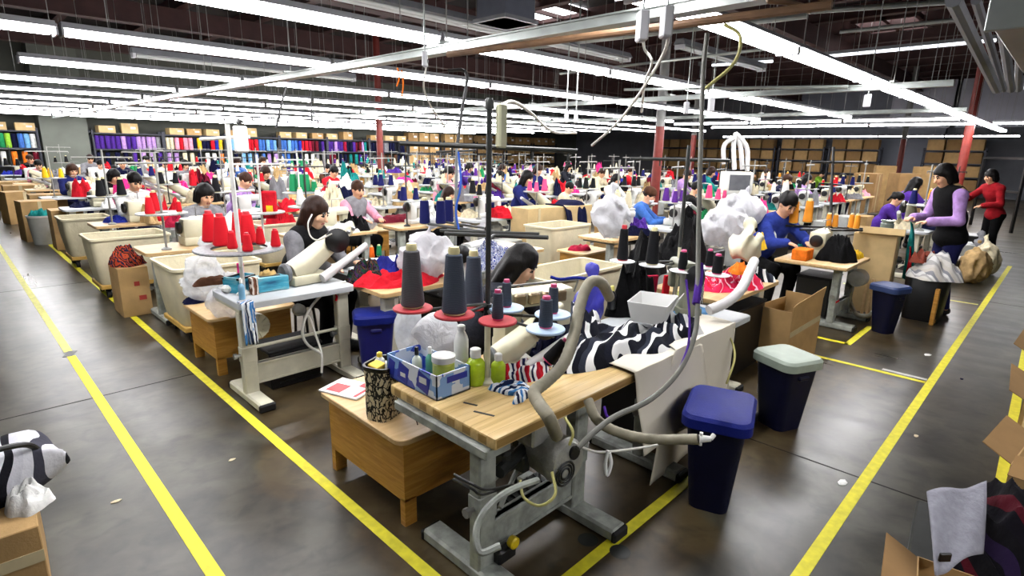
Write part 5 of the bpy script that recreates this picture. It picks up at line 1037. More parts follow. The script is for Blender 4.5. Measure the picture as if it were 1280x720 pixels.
bin_('small royal blue bin under the red cloth table', [at(u, v, .56)[:2] for u, v in ((440, 384), (443, 397), (497, 394), (490, 381))], .56, LIDBLUE, mat('royal bin plastic', (26, 30, 110), .4, 0, .1))
bag('plastic_bag', 'large white plastic bag with red print behind the grey cones', tuple(at(535, 345, .76)), (.24, .2, .2), BAGW, 2, wob=.035); bag('plastic_bag', 'clear plastic bag hanging below the grey cones', tuple(dp(508, 405, 3.0)+V(0, 0, -.12)), (.06, .06, .13), BAGC, 6, wob=.02, tie=False)
bag('plastic_bag', 'white plastic bag below the red spool plates', tuple(dp(545, 420, 2.95)+V(0, 0, -.10)), (.11, .10, .11), BAGW, 7, wob=.025, tie=False)
tbag = t_table('sewing_table', 'pale table under the large white bag', 1.0, .6, .74, GREYTOP, LEGCREAM, loc=(2.50, 4.40, 0), motor=False)
tc_ = t_table('sewing_table', 'pale wooden table beyond the bowed woman\'s head', 1.25, .66, .74, PLYTOP, LEGCREAM, loc=(3.62, 4.25, 0), motor=False)
heap('paper_pile', 'flat white paper sheets on the pale wooden table', (3.95, 4.55, .742), .35, .2, .05, PAPER, 'paper', 5, .5, 20)
cart('cream laundry cart in front of the pale wooden table, right of the bowed woman', 3.62, 3.10, 4.78, 3.66)
# navy cones stand behind
sb = at(568, 318, .76); sb = dp(568, 312, 4.6); sb[2] = .742; t = thing('thread_stand', 'grey thread stand with navy cones behind the large white bag', 'thread stand', tuple(sb)); W5 = float(np.dot(sb-EYE, FW))
MB().cyl((0, 0, 0), dp(571, 178, W5)-sb, .013, n=10).obj('pole', mat('grey pole', (120, 122, 118), .4, .3, .1), t); MB().cyl(dp(530, 279, W5+.1)-sb, dp(605, 290, W5-.1)-sb, .012, n=8).cyl(dp(545, 276, W5+.2)-sb, dp(605, 285, W5)-sb, .01, n=8).obj('spool_arm', GUNPOLE, t); MB().cyl(dp(545, 190, W5)-sb, dp(595, 188, W5)-sb, .009, n=8).obj('guide_bar', GUNPOLE, t)
MB().tube([dp(573, 190, W5-.03)-sb, dp(576, 230, W5-.05)-sb, dp(570, 262, W5-.03)-sb, dp(574, 290, W5-.03)-sb], .009, 7).obj('thread_bundle', Y_['blue'], t)
for u, v, w_, lab in ((531, 280, W5+.1, 'navy cone, leftmost'), (551, 280, W5+.15, 'navy cone, middle'), (561, 278, W5+.3, 'navy cone, rear')):
    p = proto(make_cone(.21, .045, .036)); dup(p, tuple(dp(u, v, w_)), 0, lab+' of three on the grey stand', None, None, {'yarn': Y_['navy'], 'core': CORE['cream']})
t = machine_lockstitch(); t['label'] = 'pale machine wrapped in blue threads right of the navy cones'; t.location = tuple(sb+V(.35, .1, 0)); t.rotation_euler.z = math.pi+.3
heap('blue_threads', 'tangle of blue and white threads right of the navy cones', tuple(sb+V(.40, -.05, .12)), .26, .14, .20, stripes('blue white threads', [(40, 60, 150), (220, 222, 226), (30, 40, 110), (190, 196, 206)], 9, (0, .3, .7), 8, 5), 'thread', 5, 1.5, 26)
for a_, (x, y, sz, m, lab) in enumerate(((1.78, 4.30, (.42, .34, .30), 'BLACKP', 'black crate standing in for shade under the second left aisle table'), (3.22, 4.08, (.30, .34, .52), 'BLACKP', 'black crate standing in for shade beside the royal blue bin under the red cloth table'), (3.35, 1.86, (.70, .42, .60), 'BLACKP', 'black box standing in for shade under the grey topped front table'), (4.75, 2.0, (.60, .44, .58), 'BLACKP', 'black crate standing in for shade under the pink cloth table'), (7.05, 1.92, (.42, .36, .50), 'BLACKP', 'black crate standing in for shade under the orange cones table'))):
    t = thing('dark_crate', lab, 'crate', (x, y, 0)); MB().box((0, 0, sz[2]/2), sz, .012).obj('body', BLACKP, t); MB().box((0, 0, sz[2]+.008), (sz[0]+.02, sz[1]+.02, .02), .006).obj('lid', BLACKR, t)  # dark crates added to blacken the shaded space under the tables
# carts, boxes, third and fourth rows at the left aisle
cart('nearest cream laundry cart on the left aisle', 1.36, 5.62, 2.16, 6.42, .74); cart('second cream laundry cart on the left aisle', 1.13, 8.02, 1.98, 8.70, .74); cart('third cream laundry cart on the left aisle', 1.17, 10.36, 1.80, 11.05, .74)
t = thing('cardboard_box', 'tall cardboard box with red marks beside the nearest laundry cart', 'carton', (1.33, 7.28, 0), .0); MB().bb((-.14, -.22, 0), (.14, .22, .54), .004).obj('body', CARD, t); b = MB(); b.box((.02, -.222, .36), (.05, .003, .05)); b.box((.06, -.222, .20), (.07, .003, .05)); b.obj('red_marks', mat('red ink', (160, 50, 40), .6), t)
heap('rust_cloth', 'rust and navy cloth on top of the marked cardboard box', (1.32, 7.28, .542), .17, .17, .22, stripes('rust navy cloth', [(150, 54, 30), (30, 28, 50), (170, 70, 40), (40, 30, 30)], 5, (0, .5, 0), 6, 3), 'fabric', 4, 1.3, 22)
# boxes at the far left
bx = proto(make_carton(.5, .5, .6))
for x, y, s_, rz, lab in ((1.50, 12.6, (.9, 1, 1.15), 0, 'tan carton on the left aisle, nearest of the far ones'), (1.25, 14.0, (1.1, 1, 1.25), .1, 'tan carton behind the nearest far left one'), (1.55, 15.2, (1.2, 1, 1.3), 0, 'tan carton third back at the far left aisle'), (1.30, 17.2, (1.4, 1, 1.2), .2, 'tan carton fourth back at the far left aisle'), (1.4, 18.6, (1.3, 1, 1.3), 0, 'tan carton fifth back at the far left aisle'), (1.45, 20.4, (1.6, 1.2, 1.3), .1, 'tan carton sixth back at the far left aisle')):
    dup(bx, (x, y, 0), rz, lab, None, None, {'body': CARD}, s_)
t = thing('waste_pail', 'pale grey pail with a teal rag before the far left cartons', 'pail', (1.22, 13.35, 0)); MB().lathe([(.16, 0), (.2, .5), (.205, .52), (.18, .52), (.15, .1)], n=18).obj('body', CARTRIM, t); MB().lathe([(.198, .49), (.212, .50), (.212, .53), (.198, .53)], n=18, cap0=False, cap1=False).obj('rim', HOSEW, t)
heap('teal_rag', 'teal rag on the pale grey pail at the far left', (1.22, 13.35, .50), .16, .15, .18, F_['teal'], 'rag', 3, 1.1, 18)
# ================================================================== EDGES OF THE PICTURE: left and right corners
t = thing('cardboard_box', 'brown cardboard box at the lower left corner of the photo', 'carton', (-.17, 2.93, 0), -.05); MB().bb((-.25, -.30, 0), (.25, .30, .40), .004).obj('body', CARD, t); MB().box((0, -.301, .27), (.5, .003, .05)).obj('tape_strip', TAPE, t)
q = (-.05, 2.98, .402); t = thing('striped_bag', 'white and black striped sports bag on the lower left cardboard box', 'bag', q, .2)
s_ = SDF(.04); s_.el((0, 0, .10), V(.25, .17, .13)); s_.el((.12, 0, .09), V(.14, .16, .12)); sdfobj(s_, .016, 'body', stripes('white black bag stripes', [(206, 206, 212), (206, 206, 212), (20, 20, 26), (196, 196, 204), (206, 206, 212), (60, 60, 70)], 1.6, (0, 0, .3), 3.0, 2), t, .03, 14, 2, None, 0, True); MB().tube([V(-.15, -.1, .18), V(-.05, -.16, .26), V(.1, -.14, .24), V(.17, -.08, .15)], .012, 8).obj('handle', BLACKP, t)
heap('white_garment', 'white cloth hanging over the striped bag at the left edge', (.05, 2.82, .40), .08, .10, .10, F_['white'], 'garment', 4, 1, 20)
boxes_r = [((2.58, -.06, 0), (.36, .46, .18), .15, 'low open brown box at the bottom right corner'), ((3.65, -.30, 0), (.5, .5, .42), -.12, 'brown carton at the right edge, front one'), ((4.45, -.30, 0), (.6, .5, .5), .05, 'brown carton at the right edge behind the front one'), ((5.5, -.28, 0), (.7, .5, .52), -.05, 'third brown carton at the right edge by the yellow line')]
for c, s_, rz, lab in boxes_r:
    t = thing('cardboard_box', lab, 'carton', c, rz); w_, d, h_ = s_; b = MB(); b.bb((-w_/2, -d/2, 0), (w_/2, -d/2+.006, h_)); b.bb((-w_/2, d/2-.006, 0), (w_/2, d/2, h_)); b.bb((-w_/2, -d/2, 0), (-w_/2+.006, d/2, h_)); b.bb((w_/2-.006, -d/2, 0), (w_/2, d/2, h_)); b.bb((-w_/2, -d/2, 0), (w_/2, d/2, .006)); b.obj('body', CARD, t)
    b = MB(); b.box((0, d/2+.06, h_+.03), (w_*.96, .14, .004), 0, rotx(.5)); b.box((-w_/2-.05, 0, h_+.02), (.13, d*.96, .004), 0, roty(-.5)); b.obj('flap', CARDIN, t)
G = at(1160, 612, .46); pts = [at(1158, 616, .42), at(1232, 604, .46), at(1226, 690, .26), at(1168, 720, .22)]
n_ = 18; Gd = np.zeros((n_, n_, 3))
for i in range(n_):
    for j in range(n_):
        a, c = i/(n_-1), j/(n_-1); Gd[i, j] = (pts[0]*(1-a)+pts[1]*a)*(1-c)+(pts[3]*(1-a)+pts[2]*a)*c+V(0, 0, .012*math.sin(7*a+3*c))
o = MB().surf(Gd).obj('grey_towel', mat('grey towel', (150, 150, 160), .95, 0, .12, 30, .4, 60), None, 60); md = o.modifiers.new('thickness', 'SOLIDIFY'); md.thickness = .012; tag(o, 'pale grey towel hanging in the lower right corner', 'towel')
b = (pts[2]+pts[3])/2
box3('towel_tag', 'small black tag at the lower edge of the grey towel', 'tag', at(1180, 702, .27), (.05, .012, .04), BLACKP, -.75)
heap('purple_garment', 'dark purple and black jacket heaped at the lower right corner', (3.05, -.08, .12), .32, .24, .36, stripes('purple black jacket', [(10, 9, 14), (12, 10, 16), (34, 22, 52), (10, 9, 14), (12, 10, 18), (70, 12, 24)], 1.5, (0, .3, .9), 2, 2), 'garment', 6, 1.0, 40, flat=.9)
box3('dark_crate', 'dark low crate under the purple jacket at the lower right', 'crate', (3.05, -.02, 0), (.60, .56, .13), DARKST, .1, .01)
# scraps of litter on the floor
for u, v, c in ((1053, 604, 'white'), (1160, 444, 'white'), (1202, 474, 'navy'), (1145, 545, 'cream'), (290, 575, 'cream'), (145, 627, 'cream')):
    q = at(u, v, .0); r_ = .05 if c == 'white' else .026; rr_ = random.Random(u); P_ = [(q[0]+r_*(.6+.5*rr_.random())*math.cos(k*.9), q[1]+r_*.6*(.6+.5*rr_.random())*math.sin(k*.9)) for k in range(7)]
    tag(MB().prism(P_, .001, .004).obj('floor_scrap', F_[c]), {1053: 'small white scrap on the right aisle floor, nearest', 1160: 'white scrap on the right aisle floor by the orange table', 1202: 'tiny dark scrap beside the right yellow line', 1145: 'pale fleck beside the dark floor joint', 290: 'pale fleck inside the left yellow lines', 145: 'tiny pale fleck on the left aisle floor'}[u], 'scrap')
for u, v in ((735, 675), (775, 690)): q = at(u, v, .0005); struct(MB().lathe([(.03, 0), (.05, .002), (.03, .003)], q, 20).obj('floor_bolt', DARKST))
# ================================================================== PEOPLE
STOOLM = mat('dark stool seat', (40, 38, 36), .6)
def make_stool():
    t = thing('work_stool', 'x', 'stool'); MB().lathe([(.15, .40), (.165, .41), (.165, .435), (.15, .445)], n=20).obj('seat', STOOLM, t)
    for i in range(4): a = math.pi/4+i*math.pi/2; MB().cyl((.11*math.cos(a), .11*math.sin(a), .41), (.15*math.cos(a), .15*math.sin(a), 0), .012, n=6).obj('leg', DARKST, t)
    return t
stool0 = proto(make_stool())
def seat(x, y, lab, sc=1.0): dup(stool0, (x, y, 0), 0, lab, None, None, None, sc)
GV = fabric('grey melange knit', (112, 112, 116)); BV = fabric('black quilted', (16, 16, 17))
S1 = 1.06
person('woman in black vest and grey sweater with long dark brown hair', (2.19, 4.92, 0), .42, 'sit', (.42, .10, 0), .16, GV, F_['black'], BV, HBROWN, 'long', SKIN2, .008, S1, armL=(V(.25, -.30, .76), V(.14, -.50, .80), V(.10, -.58, .78)), armR=(V(-.25, -.22, .74), V(-.16, -.46, .80), V(-.11, -.55, .78)))
seat(2.19, 4.92, 'stool under the woman in the black vest', S1)
cable('earphone_wire', [dp(390, 268, 4.55), dp(385, 280, 4.5), dp(388, 295, 4.5), dp(398, 300, 4.5), dp(415, 292, 4.5)], .006, CABW, 'white earphone wire across the black vest', 'wire')
person('woman with straight black hair bowed over the brass tension machine', (2.34, 2.70, 0), .45, 'sit', (.60, .05, 0), .28, fabric('dark slate', (42, 44, 52)), F_['black'], None, HBLACK, 'long', SKIN2, .008, .96)
seat(2.34, 2.70, 'stool under the bowed woman with black hair', 1.03)
person('standing woman in black vest and lilac sleeves holding teal cloth', (8.40, .95, 0), -2.40, 'stand', (.50, 0, 0), .12, F_['lilac'], fabric('dark indigo trousers', (24, 26, 66)), fabric('black puffer', (12, 12, 13)), HBLACK, 'bob', SKIN, .009, 1.02,
       armL=(V(.25, -.12, 1.13), V(.12, -.36, 1.10), V(.08, -.45, 1.09)), armR=(V(-.25, -.14, 1.12), V(-.13, -.38, 1.12), V(-.09, -.47, 1.11)))
sw_ = bpy.data.objects['person.002']; y_ = SDF(.03)
for x in (-1, 1): y_.rc(V(x*.07, -.10, 1.475), V(x*.165, -.095, 1.40), .066, .074)
sdfobj(y_, .01, 'shoulder_yoke', F_['tan'], sw_, .004, 30, 2)
person('standing worker in dark red top cut by the right edge', (13.5, .95, 0), -2.3, 'stand', (.35, 0, 0), .18, F_['darkred'], F_['black'], None, HBLACK, 'bob', SKIN, .011, .95, armL=(V(.25, -.18, 1.12), V(.13, -.42, 1.08), V(.08, -.5, 1.06)))
# patterns for seated workers farther back
PP = []
for st, hd, ln, hr, hh, vs in (('bob', .45, .15, HBLACK, .012, None), ('short', .50, .18, HBLACK, .012, None), ('long', .4, .14, HBROWN, .012, None), ('pony', .5, .2, HBLACK, .012, None), ('short', .3, .10, HMID, .012, F_['grey'])):
    PP.append(proto(person('x', (0, 0, 0), 0, 'sit', (hd, 0, 0), ln, F_['grey'], F_['black'], vs, hr, st, SKIN, hh)))
pc_ = proto(person('x', (0, 0, 0), 0, 'sit', (.45, 0, 0), .2, F_['blue'], F_['black'], None, HBLACK, 'short', SKIN, .012, 1.0, cap=fabric('brown knit beanie', (70, 44, 30)), mask=PAPER))
NP = [0]
def worker(k, x, y, rz, lab, top, vest=None, bottom='black', sc=1.06, hair=None):
    p = pc_ if k == 'cap' else PP[k]; sw = {'jacket': F_[top] if isinstance(top, str) else top, 'trousers': F_[bottom]}
    if vest: sw['vest'] = F_[vest]
    if hair: sw['hair'] = hair
    dup(p, (x, y, 0), rz, lab, None, None, sw, sc); NP[0] += 1
    dup(stool0, (x, y, 0), 0, 'stool under the '+' '.join(lab.split()[:11]), None, None, None, sc)
BUSY = list(COLS)
for k, u, v, z, rz, lab, top, vest, hz_ in ((4, 452, 240, 1.2, .1, 'woman with short brown hair in pink shirt and grey vest', 'pink', 'grey', 0), (0, 258, 246, 1.2, .2, 'woman with dark bob in grey top behind the red cones', 'grey', None, 0), (0, 145, 222, 1.2, .5, 'worker with black hair in black at the left rows', 'black', None, 0), (3, 88, 213, 1.2, .3, 'worker in dark top between yellow cones at the far left', 'black', None, 0),
                                 (1, 715, 236, 1.2, .6, 'man with dark hair in a cream sweater behind the draped navy trousers', 'cream', None, 0), ('cap', 812, 246, 1.2, .4, 'worker in brown beanie and white mask wearing blue', 'blue', None, 0), (1, 874, 238, 1.2, .7, 'worker in black vest with red trim right of the masked worker', 'black', None, 0), (1, 945, 237, 1.2, .5, 'man in navy jacket near the grey monitor', 'navy', None, 0),
                                 (3, 1122, 250, 1.2, .2, 'worker with black hair in purple jacket left of the standing woman', 'purple', None, 0), (1, 1028, 218, 1.2, .1, 'far worker in bright green top at the right', 'lime', None, 0), (1, 290, 216, 1.2, .3, 'worker seen left above the red packet cones', 'grey', None, 0), (2, 568, 244, 1.2, .6, 'worker with brown hair behind the grey stand pole', 'tan', None, 0)):
    q = at(u, v, z); yr = 1.44+2.58*round((q[1]-.78-1.44)/2.58)+.78; q = aty(u, v, yr); sc_ = min(1.2, max(.86, q[2]/1.19))
    f = V(math.sin(rz), -math.cos(rz)); x, y = q[0]-f[0]*.27, yr+.26; worker(k, x, y, rz, lab, top, vest, 'black', sc_); BUSY.append((x, y))
q = at(977, 262, 1.22); x, y = q[0]+.1, q[1]+.25
person('worker in blue and white jacket bent behind the orange cones', (x, y, 0), -.5, 'sit', (.6, 0, 0), .26, fabric('blue jacket', (44, 60, 140)), F_['black'], None, HBLACK, 'short', SKIN, .010, 1.08); BUSY.append((x, y)); seat(x, y, 'stool under the worker in the blue and white jacket', 1.08)
heap('white_panel_cloth', 'white jacket panel on the back of the blue jacketed worker', tuple(dp(968, 302, float(np.dot(V(x, y, .9)-EYE, FW))-.25)), .10, .05, .22, F_['white'], 'cloth', 2, .7, 18)
# ================================================================== THE FIELD OF MACHINES
TS = [proto(t_table('sewing_table', 'x', 1.15, .6, .75, GREYTOP, LEGCREAM)), proto(t_table('sewing_table', 'x', 1.15, .6, .75, PLYTOP, LEGGREY, motor=False))]
MS = [proto(machine_overlock()), proto(machine_lockstitch()), proto(machine_overlock(WHITE_M)), proto(machine_offarm())]
MN = ['boxy cream overlock machine', 'white lockstitch machine', 'boxy white overlock machine', 'cream off the arm machine']
SS = [proto(thread_stand('x', (0, 0, 0), 1.0, .34, pole=mat('pale grey pole', (150, 150, 144), .4, .2, .08))), proto(thread_stand('x', (0, 0, 0), .95, .3, .36, .22, GUNPOLE, 5, .011))]
SN = ['white thread stand', 'dark thread stand']
CTP = proto(cart('x', -.45, -.32, .45, .32)); STP = proto(stool_box('x', -.33, -.3, .33, .3))
HPM = [('white', 'cream', 'cream', 'navy', 'black', 'grey', 'cream', 'tan'), ('red', 'maroon', 'purple', 'teal', 'royal', 'pink', 'hotpink', 'green')]
HP = []
for i in range(6):
    o = proto(heap('cloth_pile', 'x', (0, 0, 0), .30, .20, .16+.05*(i % 3), F_['cream'], 'fabric', i*2+1, 1.3, 18)); HP.append(o)
def dup1(o, loc, rz, label, m, cat=None, sc=1.0, name=None):
    c = o.copy(); COL.objects.link(c); c.location = loc; c.rotation_euler = (0, 0, rz); c.scale = (sc,)*3 if not isinstance(sc, tuple) else sc
    c.material_slots[0].link = 'OBJECT'; c.material_slots[0].material = m; c['label'] = label
    if cat: c['category'] = cat
    if name: c.name = name
    return c
TC = []
for i, (u, v, w_) in enumerate(((1083, 235, 17), (1103, 230, 19.6), (1128, 235, 17.5), (1158, 238, 18.6))):
    q = dp(u, v, w_); TC.append((q[0], q[1])); BUSY.append((q[0], q[1]))
CRP = proto(box3('low_crate', 'x', 'crate', (0, 0, 0), (.42, .34, .36), BLACKP, 0, .012))
BGP = [proto(bag('plastic_bag', 'x', (0, 0, 0), (.24, .2, .2), BAGW, i, wob=.035, h=.025)) for i in range(2)]
BOXP = proto(make_carton(.55, .45, .5, CARD2))
def ok(x, y, r=.55): return all((x-a)**2+(y-b_)**2 > r*r for a, b_ in BUSY)
BLOCK = [(a-.7, b_-.6, a+.7, b_+.6) for a, b_ in TC]+[(1.2, 1.2, 6.0, 3.2), (6.3, 1.2, 9.0, 2.7), (1.2, 3.4, 4.95, 5.45), (6.1, 5.2, 7.4, 6.5), (1.1, 5.5, 2.2, 6.45)]
def free(x0, y0, x1, y1): return all(x1 < a or x0 > c or y1 < b_ or y0 > d for a, b_, c, d in BLOCK)
def vis(x, y, z=.8):
    q = V(x, y, z)-EYE; w_ = q@FW
    return w_ > .5 and -80 < 640+FOC*(q@RT)/w_ < 1400
R_ = random.Random(11)
TOPS = ['black', 'navy', 'grey', 'white', 'purple', 'maroon', 'denim', 'pink', 'teal', 'charcoal', 'red', 'brown', 'lilac', 'blue', 'cream', 'hotpink']
UP_ = set()
def uniq(l):
    if l in UP_:
        for a in ('another ', 'one more ', 'a further '):
            if a+l not in UP_: l = a+l; break
    UP_.add(l); return l
# colours of the thread cones by place, as the photo shows them
def conecol(x, y, row):
    u = 640+FOC*((V(x, y, 1)-EYE)@RT)/((V(x, y, 1)-EYE)@FW)
    if u < 110 and row == 6: return 'yellow'
    if u < 230: return R_.choice(['black', 'black', 'black', 'navy', 'white', 'red'])
    if u < 330: return R_.choice(['red', 'red', 'black', 'white', 'teal'])
    if u < 420: return R_.choice(['green', 'red', 'green', 'white', 'cream'])
    if u < 640: return R_.choice(['navy', 'cream', 'white', 'black', 'teal', 'cream', 'purple'])
    if u < 900: return R_.choice(['black', 'white', 'cream', 'purple', 'navy', 'pink', 'black'])
    return R_.choice(['white', 'black', 'cream', 'orange', 'red', 'navy'])
HAIRS = [HBLACK, HBLACK, HBROWN, HBLACK, HMID]
for row in range(1, 11):
    y0 = 1.44+2.58*(row-1)
    if y0 > 25: break
    ncol = 15
    for col in range(ncol):
        x0 = 1.38+1.48*col+(.12*math.sin(row*2.1+col) if col else 0)
        if x0 > 22 or (row == 1 and x0 > 14.5): continue
        if not (vis(x0, y0) or vis(x0+1.2, y0+.6)): continue
        if not free(x0, y0, x0+1.15, y0+.6): continue
        if any(x0-.2 < cx < x0+1.35 and y0-.2 < cy < y0+.8 for cx, cy in COLS): continue
        far = (x0+y0)*.7; rn = ORD[row-1]; pn = ORD[col] if col < 14 else 'last'
        where = '%s place of the %s row' % (pn, rn)
        dup(TS[1 if R_.random() < .35 else 0], (x0, y0, 0), 0, 'sewing table, %s' % where, 'sewing tables in the field')
        k = R_.choice([0, 0, 1, 2, 3] if far < 14 else [0, 1, 2, 2, 0]); dup(MS[k], (x0+.62+R_.uniform(-.05, .05), y0+.36, .751), math.pi+R_.uniform(-.15, .15), '%s, %s' % (MN[k], where), 'sewing machines in the field')
        m1 = R_.choice(HPM[0] if R_.random() < .62 else HPM[1]); nostand = row >= 4 and R_.random() < .38
        s_ = 0 if R_.random() < .6 else 1; sx, sy = x0+.22, y0+.14; nostand or dup(SS[s_], (sx, sy, .751), R_.uniform(-.3, .3), '%s, %s' % (SN[s_], where), 'thread stands in the field')
        cc = conecol(sx, sy, row); nb = 0 if nostand else (3 if far < 15 else 2)
        zt = .751+(.38 if s_ == 0 else .36)+.013; rr = .16 if s_ == 0 else .14
        for i in range(nb):
            a = i*2*math.pi/nb+R_.random()*.5-.6; cone((sx+rr*math.cos(a), sy+rr*math.sin(a), zt), cc, '%s thread cone on the stand, %s' % (cc if cc != 'deeporange' else 'orange', where), '%s cones, %s' % (cc, where), R_.random() < .8, 'cream', 0, R_.choice([.95, 1.1, 1.2]))
        # cloth on the table
        m1 = R_.choice(HPM[0] if R_.random() < .62 else HPM[1])
        dup1(R_.choice(HP), (x0+.93, y0+.26, .751), R_.random()*3, '%s cloth pile on the table, %s' % (cn(m1), where), F_[m1], None, (.62, 1.0, R_.uniform(.7, 1.5)*(1.9 if row >= 4 else 1)))
        if R_.random() < .5:
            m2 = R_.choice(HPM[0]+HPM[1]); dup1(R_.choice(HP), (x0+.30, y0+.42, .751), R_.random()*3, 'small %s cloth pile by the stand, %s' % (cn(m2), where), F_[m2], None, (.6, .7, R_.uniform(.5, 1.0)))
        if R_.random() < .75:
            m2 = R_.choice(['cream', 'white', 'black', 'navy', 'tan', 'white', 'red', 'purple', 'grey']); dup1(R_.choice(HP), (x0+.66, y0+.12, .751), R_.random()*3, '%s cloth along the back edge, %s' % (cn(m2), where), F_[m2], None, (.8, .5, R_.uniform(.7, 1.4)*(1.5 if row >= 4 else 1)))
        if row < 7:
            m2 = R_.choice([BLACKP, BINBLUE, CARD, CARTRIM, BLACKP]); dup1(CRP, (x0+.58+R_.uniform(-.1, .1), y0-.22, .0), R_.uniform(-.2, .2), '%s crate before the table, %s' % ({'black plastic': 'black', 'navy bin plastic': 'navy', 'corrugated cardboard': 'brown', 'grey cart rim': 'grey'}[m2.name], where), m2, None, (1.3, 1, R_.uniform(.8, 1.3)))
        # the worker
        px, py = x0+.62, y0+1.02
        if R_.random() < (.62 if far > 7 else .35) and ok(px, py, 1.0) and far < 19:
            tp_ = R_.choice(TOPS); worker(R_.randrange(5), px, py, R_.uniform(-.2, .9), 'seated worker in %s top, %s' % (cn(tp_), where), tp_, R_.choice(['black', 'navy', 'grey']), R_.choice(['black', 'denim', 'navy']), R_.uniform(1.0, 1.12), R_.choice(HAIRS)); BUSY.append((px, py))
        # things standing between the rows
        ry = y0+1.55+R_.uniform(0, .35); rx = x0+R_.uniform(.2, .8)
        if row > 1 and col > 0 and free(rx-.5, ry-.35, rx+.5, ry+.35) and ok(rx, ry, .75):
            g_ = R_.random(); BUSY.append((rx, ry))
            if g_ < .30:
                dup(CTP, (rx, ry, 0), 0, 'cream laundry cart behind the %s' % where, 'laundry carts between the rows'); m3 = R_.choice(HPM[0]+HPM[1]); 
                dup1(R_.choice(HP), (rx, ry, .42), 0, '%s cloth in the cart behind the %s' % (cn(m3), where), F_[m3], None, (1.1, 1.1, 2.2))
            elif g_ < .62:
                h_ = R_.choice([1.0, 1.4, 1.8]); dup(BOXP, (rx, ry, 0), R_.uniform(-.2, .2), 'pale carton behind the %s' % where, 'cartons between the rows', None, {'body': R_.choice([CARD, CARD2, CARD2])}, (1.3, 1.1, h_))
                m3 = R_.choice(HPM[0]+HPM[1]); dup1(R_.choice(HP), (rx, ry, .5*h_+.002), 0, '%s cloth on the carton behind the %s' % (cn(m3), where), F_[m3], None, 1.0)
            elif g_ < .8:
                dup(STP, (rx, ry, 0), 0, 'wooden box stool behind the %s' % where, 'box stools between the rows'); dup1(R_.choice(BGP), (rx, ry, .502), R_.random()*6, 'white plastic bag on the stool behind the %s' % where, BAGW)
            else:
                dup1(R_.choice(BGP), (rx, ry, 0), R_.random()*6, 'big white plastic bag behind the %s' % where, BAGW, None, 1.5)
# ------------------------------------------------------------------ named things in the middle of the hall
cart('cream laundry cart before the tan carton with draped navy trousers', 6.22, 5.30, 7.16, 5.92)
t = thing('big_carton', 'wide tan carton with navy trousers over its edge', 'carton', (7.30, 6.24, 0), -.1); MB().box((0, 0, .47), (1.5, .42, .94), .005).obj('body', CARD2, t); MB().box((-.5, -.213, .5), (.05, .003, .9)).obj('tape_strip', TAPE, t)
drape('navy_trousers', 'navy trousers draped over the wide tan carton', [(6.40, .96), (6.25, .965), (6.05, .95), (6.0, .8), (5.99, .6), (5.98, .48)], 7.28, 7.82, F_['navy'], 'trousers', 18, .05, 4, .02, 1, None, lambda a, t_: (.10*t_, 0, -.05*math.sin(a*6)))
stool_box('wooden box stool right of the wide tan carton\'s cart', 5.95, 4.52, 6.62, 5.02, .5)
heap('crimson_folder_pile', 'crimson booklets on the box stool beside the cart', (6.22, 4.78, .502), .18, .12, .08, F_['crimson'], 'booklets', 3, .7, 14)
for u, v, w_, r_, m, sd, lab in ((908, 280, 5.7, (.30, .22, .20), BAGW, 1, 'big white plastic bag left of the blue jacketed worker'), (925, 262, 6.6, (.32, .25, .18), BAGW, 4, 'white plastic bag above the cream bag in the middle right'), (934, 305, 4.9, (.15, .13, .13), CREAM_M, 3, 'cream cloth covered machine head left of the orange cones'), (763, 268, 6.0, (.20, .18, .22), BAGW, 6, 'white plastic bag left of the black cones')):
    q = dp(u, v, w_); zz = max(.2, q[2]-r_[2]); bag('plastic_bag', lab, (q[0], q[1], zz), r_, m, sd, wob=.04, h=.025); BUSY.append((q[0], q[1]))
for u, v, w_, rx, h_, m, lab in ((808, 318, 4.6, .22, .42, 'black', 'black jacket heap behind the tall paper wrapped cone'), (856, 300, 5.2, .34, .46, 'black', 'big black garment heap left of the hanging hose'), (497, 262, 6.2, .35, .14, 'maroon', 'dark maroon and white cloth left of the navy cones'), (360, 250, 7.0, .2, .3, 'red', 'red cloth hanging behind the woman in the vest'), (230, 268, 7.2, .25, .25, 'crimson', 'crimson jacket before the woman with dark bob'), (930, 278, 6.0, .2, .14, 'tan', 'tan cloth below the upper white bag'), (945, 300, 5.6, .15, .2, 'yellow', 'orange yellow cloth beside the blue jacketed worker'), (925, 335, 4.7, .12, .09, 'orange', 'orange cloth left of the pale grey hose')):
    q = dp(u, v, w_)
    if w_ > 5.9: q = at(u, v+14, .752); q[2] = .752+h_*.4
    heap('garment_heap', lab, (q[0], q[1], max(.74, q[2]-h_*.4)), rx, rx*.7, h_, F_[m], 'garment', u % 9, 1.0, 26, flat=.9)
t = thing('monitor', 'bulky white monitor with grey screen in the middle right', 'monitor', tuple(dp(918, 244, 10.0)), -.8); MB().box((0, 0, .22), (.46, .4, .38), .03, seg=2).obj('housing', WHITE_M, t); MB().box((-.01, -.202, .23), (.36, .01, .27), .004).obj('screen', mat('grey screen', (100, 102, 106), .3), t); MB().box((0, 0, -.03), (.4, .34, .06), .01).obj('base', WHITE_M, t)
for i, (a, b_) in enumerate((((905, 205), (917, 172)), ((918, 212), (920, 166)), ((928, 212), (919, 166)), ((934, 214), (921, 168)))): cable('duct_hose', [dp(a[0], a[1], 10.5), dp((a[0]+b_[0])/2+(i-1.5)*4, (a[1]+b_[1])/2-6, 10.4), dp(b_[0], b_[1], 10.3)], .042, HOSEW, '%s white flexible duct above the bulky monitor from the left' % ORD[i], 'hose', 10, .05)
